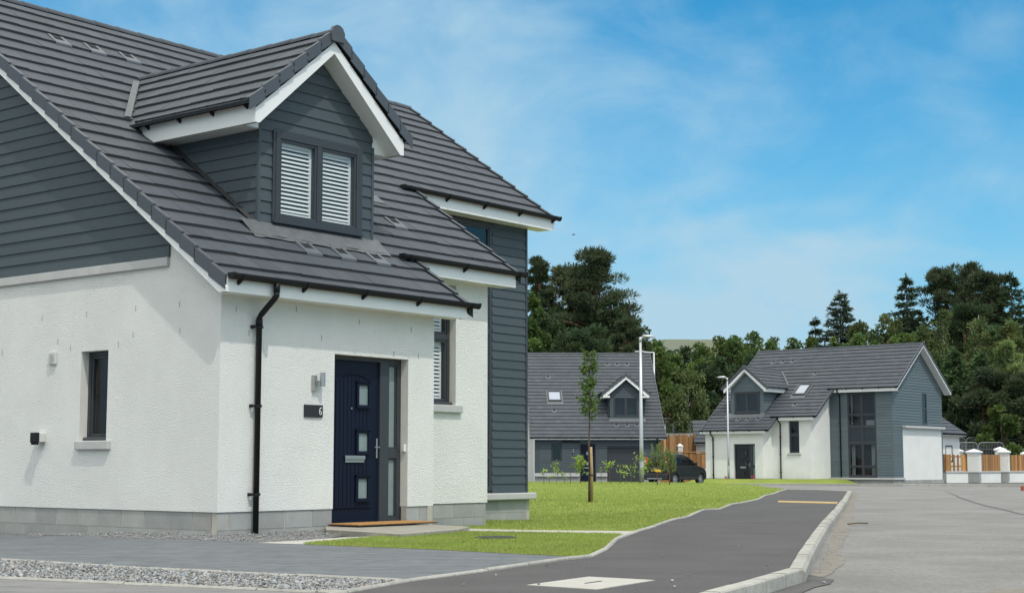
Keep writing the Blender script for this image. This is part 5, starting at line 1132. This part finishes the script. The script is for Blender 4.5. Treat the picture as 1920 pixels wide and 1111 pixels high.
# ------------------------------------------------------------------ car
def car(loc, rz):
    t = thing('parked_car', 'small dark green hatchback parked with its tail to the lawn', 'car', loc, rz)
    Lc, Wc = 3.65, 1.66; wx = (.72, 3.02)     # x forward from the tail, y left
    def arch(cx): return [(cx + .36 * math.cos(a), .30 + .36 * math.sin(a)) for a in [math.pi - math.pi * k / 8 for k in range(9)]]
    low = [(.06, .30)] + [(wx[0] - .36, .26)] + arch(wx[0])[1:-1] + [(wx[0] + .36, .26), (wx[1] - .36, .26)] + arch(wx[1])[1:-1] + [(wx[1] + .36, .26), (3.60, .28), (3.65, .42), (3.63, .68), (3.52, .84), (3.05, .95), (2.70, 1.0), (.10, 1.0), (.02, .80), (0.0, .55)]
    def loft(profs, mats):
        mb = MB(); n = len(profs[0]); V = [p for pr in profs for p in pr]; fs = []
        for j in range(len(profs) - 1):
            fs += [(j * n + i, j * n + (i + 1) % n, (j + 1) * n + (i + 1) % n, (j + 1) * n + i) for i in range(n)]
        fs += [tuple(range(n)), tuple(range((len(profs) - 1) * n, len(profs) * n))]; mb.add(V, fs); return mb
    ys = (-.83, -.80, -.4, .4, .80, .83)
    profs = []
    for y in ys:
        k = abs(y) / .83; pr = []
        for x, z in low:
            e = 0
            if x < .2: e = .05 * k ** 3
            if x > 3.3: e = -.16 * k ** 3
            pr.append((x + e, y * (1 - .035 * max(0, z - .55)), z - (.02 if abs(y) > .82 and z > .9 else 0)))
        profs.append(pr)
    loft(profs, 0).build('body', 'carpaint', t)
    # greenhouse
    gh = [(.06, .99), (2.80, .99), (2.42, 1.29), (2.06, 1.49), (1.72, 1.565), (1.1, 1.59), (.55, 1.575), (.30, 1.51), (.17, 1.32)]
    profs = []
    for y in (-.79, -.60, .60, .79):
        profs.append([(x, (.79 - .19 * max(0, min(1, (z - .99) / .55))) * (1 if y > 0 else -1) * (1 if abs(y) > .7 else .96 if z < 1.2 else .90), z + (0 if abs(y) > .7 or z < 1.45 else .04)) for x, z in gh])
    loft(profs, 0).build('cabin', 'carpaint', t, smooth=True)
    def sy(z): return .79 - .19 * min(1, (z - .99) / .55)
    for s in (-1, 1):
        for nm, pts in (('side_window', [(1.42, 1.04), (2.60, 1.04), (2.34, 1.26), (2.02, 1.43), (1.46, 1.47)]), ('side_window', [(.62, 1.04), (1.34, 1.04), (1.38, 1.46), (.70, 1.48)]), ('side_window', [(.34, 1.10), (.52, 1.08), (.58, 1.44), (.44, 1.42)])):
            mb = MB(); mb.poly([(x, s * (sy(z) + .008), z) for x, z in pts]); mb.build(nm, 'carglass', t)
            mb = MB(); mb.poly([(x, s * (sy(z) + .004), z) for x, z in pts]); mb.build('window_lining', 'room', t)
        mb = MB(); mb.bbox(2.30, 2.48, *sorted((s * .80, s * .98)), 1.03, 1.18, .03); mb.build('wing_mirror', 'carpaint', t)
        mb = MB(); mb.tube([(.45, s * .58, 1.60), (.6, s * .58, 1.645), (1.6, s * .58, 1.64), (1.78, s * .58, 1.59)], .018, 6); mb.build('roof_rail', 'galvdark', t)
        mb = MB(); mb.bbox(.055, .20, *sorted((s * .60, s * .745)), 1.04, 1.46, .03); l = mb.build('tail_lamp', 'red', t)
        mb = MB(); mb.bbox(.05, .12, *sorted((s * .64, s * .75)), 1.20, 1.29, .01); mb.build('reversing_lens', 'clear', l)
        mb = MB(); mb.bbox(.0, .10, *sorted((s * .58, s * .80)), .52, .60, .015); mb.build('rear_reflector', 'red', t)
        mb = MB(); mb.bbox(3.35, 3.60, *sorted((s * .50, s * .74)), .68, .84, .04); mb.build('headlight', 'clear', t)
        mb = MB(); mb.bbox(1.0, 2.75, *sorted((s * .80, s * .845)), .28, .42, .02); mb.build('sill_trim', 'plastic', t)
        for cx in wx:
            mb = MB(); A_2 = [(cx + r_ * math.cos(a), s * .842, .30 + r_ * math.sin(a)) for r_ in (.35, .41) for a in [math.pi * k / 10 for k in range(11)]]
            mb.add(A_2 + [(x, s * .78, z) for x, y, z in A_2], [(k, k + 1, 12 + k, 11 + k) for k in range(10)] + [(k, k + 1, 23 + k, 22 + k) for k in range(10)] + [(11 + k, 12 + k, 34 + k, 33 + k) for k in range(10)]); mb.build('arch_trim', 'plastic', t)
            wh = bpy.data.objects.new('wheel', None); COL.objects.link(wh); wh.parent = t; wh.location = (cx, s * .70, .30)
            mb = MB(); mb.lathe([(.20, -.09), (.28, -.10), (.30, -.07), (.30, .07), (.28, .10), (.20, .09)], (0, 0, 0), 28, 'y'); mb.build('tyre', 'tyre', wh, smooth=True)
            mb = MB(); mb.lathe([(.0, s * .05), (.05, s * .07), (.05, s * .06)], (0, 0, 0), 12, 'y'); mb.lathe([(.185, s * .085), (.205, s * .088), (.205, s * .0), (.185, s * .0)], (0, 0, 0), 28, 'y')
            for k in range(8):
                a = 6.283 * k / 8; c_, s_ = math.cos(a), math.sin(a); mb.add([(c_ * r_ - s_ * w_, s * .068, s_ * r_ + c_ * w_) for r_, w_ in ((.03, -.018), (.19, -.03), (.19, .03), (.03, .018))], [(0, 1, 2, 3)])
            mb.build('rim', 'alloy', wh); mb = MB(); mb.lathe([(0, s * .02), (.19, s * .02)], (0, 0, 0), 20, 'y'); mb.build('brake_disc', 'plastic', wh)
    mb = MB(); mb.bbox(-.05, .10, -.80, .80, .28, .60, .05); mb.build('rear_bumper', 'plastic', t)
    mb = MB(); mb.bbox(-.055, -.03, -.5, .5, .30, .36, .008); mb.build('skid_plate', 'galvdark', t)
    mb = MB(); mb.poly([(.105, -.56, 1.08), (.105, .56, 1.08), (.225, .50, 1.46), (.225, -.50, 1.46)]); mb.build('rear_window', 'carglass', t)
    mb = MB(); mb.poly([(.125, -.56, 1.08), (.125, .56, 1.08), (.24, .50, 1.46), (.24, -.50, 1.46)]); mb.build('window_lining', 'room', t)
    mb = MB(); mb.poly([(2.76, -.66, 1.02), (2.76, .66, 1.02), (2.07, .54, 1.485), (2.07, -.54, 1.485)]); mb.build('windscreen', 'carglass', t)
    mb = MB(); mb.bbox(-.01, .03, -.26, .26, .72, .83, .004); mb.build('number_plate', 'yellow', t)
    mb = MB(); mb.bbox(.03, .05, -.14, .14, .87, .91, .006); mb.build('boot_handle', 'chrome', t)
    for s in (-1, 1):
        for x in (1.48, .72):
            mb = MB(); mb.tube([(x, s * .815, .90), (x + .03, s * .835, .905), (x + .15, s * .835, .905), (x + .18, s * .815, .90)], .012, 6); mb.build('door_handle', 'carpaint', t)
    return t
cz = -.26
car((gx(1228, 82.2), 82.2, cz), R(90 - 43))
# ------------------------------------------------------------------ timber fences
def board_fence(name, p0, p1, z0, h, label, cat='fence', bw=.125, ragged=.03, gap=.008, rails=True, topcap=False, group=None, skip=()):
    p0, p1 = Vector((*p0, 0)), Vector((*p1, 0)); L_ = (p1 - p0).length; a = math.atan2(p1.y - p0.y, p1.x - p0.x); t = thing(name, label, cat, (p0.x, p0.y, z0), a, group)
    mb = MB(); x = 0; i = 0
    while x < L_ - .02:
        w = bw * random.uniform(.9, 1.1)
        if i not in skip: mb.box(x, min(x + w - gap, L_), random.uniform(-.006, .006), .022, 0, h + random.uniform(-ragged, ragged), (k_ := math.exp(random.gauss(-.12, .28))) and (k_ * random.uniform(.95, 1.08), k_, k_ * random.uniform(.85, 1.05)))
        x += w; i += 1
    mb.build('boards', 'wood', t)
    for z in ((.25 * h, .82 * h) if rails else ()):
        m2 = MB(); m2.box(0, L_, .024, .07, z, z + .09); m2.build('rail', 'wood', t)
    if topcap: m2 = MB(); m2.bbox(-.05, L_ + .05, -.05, .09, h + .03, h + .10, .008, 1.1); m2.build('capping', 'wood', t)
    n = max(1, round(L_ / 1.9))
    for k in range(n + 1): m2 = MB(); m2.box(L_ * k / n - .05, L_ * k / n + .05, .07, .17, -.05, h + .02, .85); m2.build('post', 'wood', t)
    return t
Y1 = 95.5; board_fence('timber_fence', (gx(1224, Y1), Y1), (gx(1324, Y1), Y1 + .4), -.35, CAMH + (870 - 849) / 2892 * Y1 + .35, 'orange-brown timber fence behind the parked car', ragged=.02, topcap=True)
Y2 = 99.5; board_fence('timber_fence', (gx(1230, Y2), Y2), (gx(1306, Y2), Y2), -.3, CAMH + (870 - 816) / 2892 * Y2 + .3, 'higher timber fence with ragged top behind the first one', ragged=.10)
def pillar(x, Y, z0, h, w, label, group, rz=0):
    t = thing('gate_pillar', label, 'pillar', (x, Y, z0), rz, group)
    mb = MB(); mb.box(-w / 2, w / 2, -w / 2, w / 2, 0, .58); mb.build('block_base', 'block', t)
    mb = MB(); mb.box(-w / 2 - .03, w / 2 + .03, -w / 2 - .03, w / 2 + .03, .583, h); mb.build('shaft', 'render', t)
    k = w / 2 + (.11 if w > .4 else .05); mb = MB(); mb.add([(-k, -k, h + .002), (k, -k, h + .002), (k, k, h + .002), (-k, k, h + .002), (-k, -k, h + .09), (k, -k, h + .09), (k, k, h + .09), (-k, k, h + .09), (0, 0, h + .24)], [(3, 2, 1, 0), (0, 1, 5, 4), (1, 2, 6, 5), (2, 3, 7, 6), (3, 0, 4, 7), (4, 5, 8), (5, 6, 8), (6, 7, 8), (7, 4, 8)]); mb.build('cap', 'white', t)
PG = 'white capped pillars of the boundary wall'
pillar(gx(1827, 91.5), 91.5, -.22, 1.72, .62, 'widest white pillar with pyramid cap, nearest the white gable panel', PG, R(-28))
pillar(gx(1883, 94.3), 94.3, -.22, 1.74, .50, 'narrower white pillar right of the widest one', PG, R(-28))
pillar(gx(1796, 99), 99, -.25, 1.85, .5, 'pillar showing only its cap above the gap-boarded fence', PG, R(-28))
pillar(gx(1876, 101), 101, -.25, 1.98, .5, 'pillar showing only its cap behind the narrower pillar', PG, R(-28))
pillar(gx(1926, 99), 99, -.25, 1.70, .5, 'pillar cut by the right edge of the picture', PG, R(-28))
pillar(gx(1275, 98.6), 98.6, -.2, 2.12, .26, 'lone white post standing between the two timber fences', None, R(10))
def lowwall(p0, p1, z0, h, label):
    p0, p1 = Vector((*p0, 0)), Vector((*p1, 0)); L_ = (p1 - p0).length; a = math.atan2(p1.y - p0.y, p1.x - p0.x); t = thing('boundary_wall', label, 'wall', (p0.x, p0.y, z0), a, 'low white boundary walls')
    mb = MB(); mb.box(0, L_, 0, .22, -.3, h); mb.build('wall', 'render', t); mb = MB(); mb.bbox(-.02, L_ + .02, -.05, .27, h + .002, h + .09, .012); mb.build('coping', 'cast', t)
for (a, Ya), (b, Yb), lb, sk in (((1774, 90.9), (1815, 91.4), 'between the white gable panel and the widest pillar', (3, 5, 7)), ((1838, 91.8), (1876, 94.0), 'between the widest and the narrower pillar', ()), ((1890, 94.8), (1950, 97), 'right of the narrower pillar, running out of the picture', ())):
    lowwall((gx(a, Ya), Ya), (gx(b, Yb), Yb), -.22, .55, 'low white rendered wall ' + lb)
    board_fence('fence_panel', (gx(a, Ya), Ya + .08), (gx(b, Yb), Yb + .08), .425, .98, 'timber boards on the low wall ' + lb, 'fence', .135, .015, .012, True, False, 'timber infill panels on the boundary wall', sk)
# ------------------------------------------------------------------ wire site fences
def heras(px0, px1, top, bot, Y, label, r=.028, bars=26, dz=0, sign=None):
    x0, x1 = gx(px0, Y), gx(px1, Y); zt, zb = CAMH + (870 - top) / 2892 * Y, CAMH + (870 - bot) / 2892 * Y; w = x1 - x0; hh = zt - zb
    t = thing('site_fence', label, 'metal fence', (x0, Y, zb), 0, 'temporary metal fence panels'); c = min(.22, hh * .3)
    mb = MB(); mb.tube([(0, 0, 0), (0, 0, hh - c), (c * .3, 0, hh - c * .3), (c, 0, hh), (w - c, 0, hh + dz), (w - c * .3, 0, hh - c * .3 + dz), (w, 0, hh - c + dz), (w, 0, 0)], r * .85, 8); mb.build('frame', 'mesh', t)
    mb = MB()
    for k in range(1, bars): x = w * k / bars; mb.box(x - .006, x + .006, -.006, .006, .05, hh + dz * k / bars)
    for z in (.3, .62): mb.box(0, w, -.008, .008, hh * z, hh * z + .014)
    mb.build('bars', 'mesh', t)
    if sign: mb = MB(); mb.box(*sign[:2], -.04, -.02, *sign[2:]); mb.build('sign_board', 'white', t)
heras(1754, 1811, 819, 862, 107, 'tall wire panel just right of the rear wing'); heras(1813, 1884, 820, 862, 107, 'tall wire panel behind the widest pillar', sign=(2.35, 2.62, 1.30, 1.42)); heras(1885, 1960, 823, 862, 107, 'tall wire panel at the right edge with a white notice', sign=(.18, .66, 1.05, 1.28))
heras(1798, 1834, 829, 862, 104, 'low wire panel behind the gap-boarded fence', bars=14); heras(1836, 1883, 829, 862, 104, 'low wire panel between the two white pillars', bars=16); heras(1886, 1950, 835, 862, 104, 'low wire panel sloping down at the right edge', bars=20, dz=-.5)
heras(1238, 1262, 784, 812, 108, 'wire panel left of the weeping birch above the timber fence', bars=10, sign=(.1, .4, .2, .6)); heras(1263, 1302, 790, 816, 107, 'wire panel right of the thin lamp post above the timber fence', bars=16); heras(1304, 1330, 788, 816, 108, 'wire panel by the eaves of the distant white house', bars=10)
# small red roofed house far behind, retaining wall
rh = thing('cottage', 'far cottage with a red tiled roof glimpsed beside the garage house', 'house', (gx(1232, 128), 128, -.3), R(8))
mb = MB(); mb.box(-3.2, 1.55, 0, 4, 0, 3.4); mb.build('wall', 'render', rh)
mb = MB(); mb.add([(-3.5, -.35, 3.2), (1.9, -.35, 3.2), (1.5, 2, 5.4), (-3.5, 2, 5.4), (1.9, 4.3, 3.2), (-3.5, 4.3, 3.2)], [(0, 1, 2, 3), (3, 2, 4, 5), (1, 4, 2), (0, 3, 5), (0, 5, 4, 1)]); 
mb.build('roof', 'redtile', rh)
mb = MB(); mb.tube([(1.9, -.38, 3.25), (1.5, 2, 5.42)], .14, 8); mb.tube([(-3.5, 2, 5.42), (1.5, 2, 5.42)], .14, 8); mb.build('ridge_tiles', 'redtile', rh)
mb = MB(); mb.box(gx(1238, 104), gx(1330, 104), 104, 104.3, -.4, CAMH + (870 - 812) / 2892 * 104); o = mb.build('retaining_wall', 'block'); tag(o, 'low grey retaining wall behind the ragged timber fence', 'wall')
# garage with a small roof peeping out left of the distant white house
gr = thing('outbuilding', 'small outbuilding with slate roof tucked left of the distant white house', 'garage', (gx(1302, 99), 99, -.3), R(-4))
mb = MB(); mb.box(.15, 4.5, .2, 4, 0, 2.5); mb.build('wall', 'render', gr)
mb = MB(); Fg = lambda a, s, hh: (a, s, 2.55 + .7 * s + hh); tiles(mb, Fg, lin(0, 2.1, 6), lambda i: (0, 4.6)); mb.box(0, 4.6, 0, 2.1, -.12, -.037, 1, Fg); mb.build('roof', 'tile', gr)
mb = MB(); mb.box(0, 4.6, -.02, 0, 2.38, 2.52); mb.build('fascia', 'upvc', gr); gutter(gr, lambda a, y, z: (a, y - .02, 2.53 + z), 0, 4.6, 1.2)
# ------------------------------------------------------------------ small things
mb = MB(); p = G(1590, 984, -.095); q_ = G(1627, 982.5, -.095); mb.tube([p + Vector((0, 0, .02)), p.lerp(q_, .5) + Vector((0, .02, .03)), q_ + Vector((0, 0, .02))], [.012, .010, .011], 6); tag(mb.build('fallen_stick', 'twig'), 'short pale stick lying on the road beside the kerb', 'stick')
mb = MB(); p = G(1921, 919, -.1); mb.bbox(-.12, .12, -.06, .06, 0, .17, .012); o = mb.build('brick', 'redtile'); o.location = p; tag(o, 'red brick on the road at the right edge of the picture', 'brick')
b_ = at(1075, 440, 70); mb = MB()
mb.tube([(-.16, .03, .02), (-.05, 0, .0), (.12, -.02, .015), (.2, -.02, .02)], [.005, .035, .03, .006], 8); o = mb.build('bird', 'slate')
o.location = b_; o.scale = (.55, .55, .55); tag(o, 'small dark bird gliding in the sky above the pines', 'bird')
mb = MB()
for s in (-1, 1): mb.add([(-.02, 0, .015), (.10, 0, .015), (.06 + s * .05, s * .26, .08 + s * .05), (.16 * s + .02, s * .5, .03 + s * .14), (-.02 + s * .05, s * .26, .075 + s * .05)], [(0, 1, 2), (0, 2, 4), (4, 2, 3)])
w_ = mb.build('wings', 'slate', o)
for i, (px, py, r_) in enumerate(((1265, 1100, .012), (1290, 1078, .010), (1330, 1055, .011), (1240, 1040, .009), (930, 1078, .011), (1025, 1060, .01), (1010, 1095, .012), (1545, 1092, .014), (1440, 1060, .010), (1385, 1022, .009), (870, 1096, .01), (1260, 1089, .014))):
    p = G(px, py, .005 if px < 1500 else -.09); bm = bmesh.new(); bmesh.ops.create_icosphere(bm, subdivisions=1, radius=r_)
    for v in bm.verts: v.co = v.co * random.uniform(.75, 1.2); v.co.z *= .7
    mb = MB(); mb.bm(bm, random.uniform(.5, 1.5)); o = mb.build('pebble', 'stone'); o.location = p + Vector((0, 0, r_ * .5)); tag(o, 'stray chipping lying on the near tarmac', 'pebble', 'stray chippings on the tarmac')
CLX, CLY = 5.5, 8.8
SKYT = (.10, .70, .90, 1)
CLOUDC = (2.75, 4.1, 5.0, 1)
# ------------------------------------------------------------------ light, sky, camera
sun_local = Vector((-.21, -.47, .85)); sunv = (HA.to_3x3() @ sun_local).normalized()
sl = bpy.data.lights.new('sun', 'SUN'); sl.energy = 2.0; sl.angle = R(.9); sl.color = (1.0, .955, .89)
so = bpy.data.objects.new('sun', sl); COL.objects.link(so); so.rotation_euler = (-sunv).to_track_quat('-Z', 'Y').to_euler()
W = bpy.data.worlds.new('World'); S.world = W; W.use_nodes = True; nt = W.node_tree; nt.nodes.clear(); L = nt.links.new
out = nd(nt, 'ShaderNodeOutputWorld'); bg = nd(nt, 'ShaderNodeBackground'); L(bg.outputs[0], out.inputs[0])
sk = nd(nt, 'ShaderNodeTexSky', sky_type='NISHITA'); sk.sun_disc = False; sk.sun_elevation = math.asin(sunv.z); sk.sun_rotation = math.atan2(sunv.x, sunv.y)
sk.air_density = 1.0; sk.dust_density = .6; sk.ozone_density = 2.0
tc = nd(nt, 'ShaderNodeTexCoord'); sp = nd(nt, 'ShaderNodeSeparateXYZ'); L(tc.outputs['Generated'], sp.inputs[0])
def mth(op, a, b=None, clampv=False):
    n = nd(nt, 'ShaderNodeMath', operation=op); n.use_clamp = clampv
    for i, v in enumerate((a, b)):
        if v is None: continue
        if isinstance(v, (int, float)): n.inputs[i].default_value = v
        else: L(v, n.inputs[i])
    return n.outputs[0]
def noise(vec, sc, det=6, rough=.6, loc=(0, 0, 0), scale=(1, 1, 1), rot=0, dist=0.0):
    mp = nd(nt, 'ShaderNodeMapping'); L(vec, mp.inputs[0]); mp.inputs['Location'].default_value = loc; mp.inputs['Scale'].default_value = scale; mp.inputs['Rotation'].default_value = (0, 0, rot)
    n = nd(nt, 'ShaderNodeTexNoise'); L(mp.outputs[0], n.inputs[0]); n.inputs['Scale'].default_value = sc; n.inputs['Detail'].default_value = det; n.inputs['Roughness'].default_value = rough; n.inputs['Distortion'].default_value = dist
    return n.outputs[0]
def mrange(v, a, b, c=0., d=1.):
    n = nd(nt, 'ShaderNodeMapRange', interpolation_type='SMOOTHSTEP'); L(v, n.inputs[0])
    for i, q in enumerate((a, b, c, d)): n.inputs[i + 1].default_value = q
    return n.outputs[0]
zc = mth('ADD', mth('MAXIMUM', sp.outputs[2], 0.0), .22)
cb = nd(nt, 'ShaderNodeCombineXYZ'); L(mth('DIVIDE', sp.outputs[0], zc), cb.inputs[0]); L(mth('DIVIDE', sp.outputs[1], zc), cb.inputs[1])
dv = tc.outputs['Generated']
big = noise(dv, 4.6, 3, .5, (CLX, CLY, CLX * .7), (1, 1, 1.9), .2, .4)
wisp = noise(dv, 9.0, 9, .60, (CLY, 4.1, 2.0), (1, 1, 1.7), .3, .6)
fine = noise(dv, 26.0, 8, .62, (2, CLX, 5), (1, 1, 1.5), .5, .6)
m1 = mth('ADD', mth('MULTIPLY', big, 1.25), mth('ADD', mth('MULTIPLY', wisp, .75), mth('MULTIPLY', fine, .20)))
dirx = mrange(sp.outputs[0], -.25, .36, .20, -.22); dirz = mrange(sp.outputs[2], .05, .36, .04, -.10)
cl = mrange(mth('ADD', m1, mth('ADD', dirx, dirz)), .70, 1.56, 0.04, .95)
low = mrange(sp.outputs[2], .0, .30, .66, .0)
cl = mth('ADD', mth('MULTIPLY', cl, mrange(sp.outputs[2], -.02, .05)), low, True)
top_fill = mrange(sp.outputs[2], .42, .75, 0, .75); back = mth('MULTIPLY', mrange(sp.outputs[1], .25, -.25, 0, .6), mrange(sp.outputs[2], .12, .4))  # bright cloud overhead and behind the camera, out of view, added to lift shadows
hi = mth('MAXIMUM', top_fill, back)
tint = nd(nt, 'ShaderNodeMix', data_type='RGBA', blend_type='MULTIPLY'); tint.inputs[0].default_value = 1; L(sk.outputs[0], tint.inputs[6]); tint.inputs[7].default_value = SKYT
mx = nd(nt, 'ShaderNodeMix', data_type='RGBA'); L(cl, mx.inputs[0]); L(tint.outputs[2], mx.inputs[6]); mx.inputs[7].default_value = CLOUDC
mx2 = nd(nt, 'ShaderNodeMix', data_type='RGBA'); L(hi, mx2.inputs[0]); L(mx.outputs[2], mx2.inputs[6]); mx2.inputs[7].default_value = (13.2, 12.7, 11.6, 1)
L(mx2.outputs[2], bg.inputs[0]); bg.inputs[1].default_value = .15
cam = bpy.data.cameras.new('camera'); cam.lens = FPX / 1920 * 36; cam.sensor_width = 36; cam.clip_start = .1; cam.clip_end = 12000
co = bpy.data.objects.new('camera', cam); COL.objects.link(co); co.location = (0, 0, CAMH); co.rotation_euler = (math.pi / 2 + PITCH, 0, 0); S.camera = co
S.view_settings.view_transform = 'Standard'; S.view_settings.look = 'None'; S.view_settings.gamma = 1; S.view_settings.exposure = .09
S.view_settings.use_curve_mapping = False
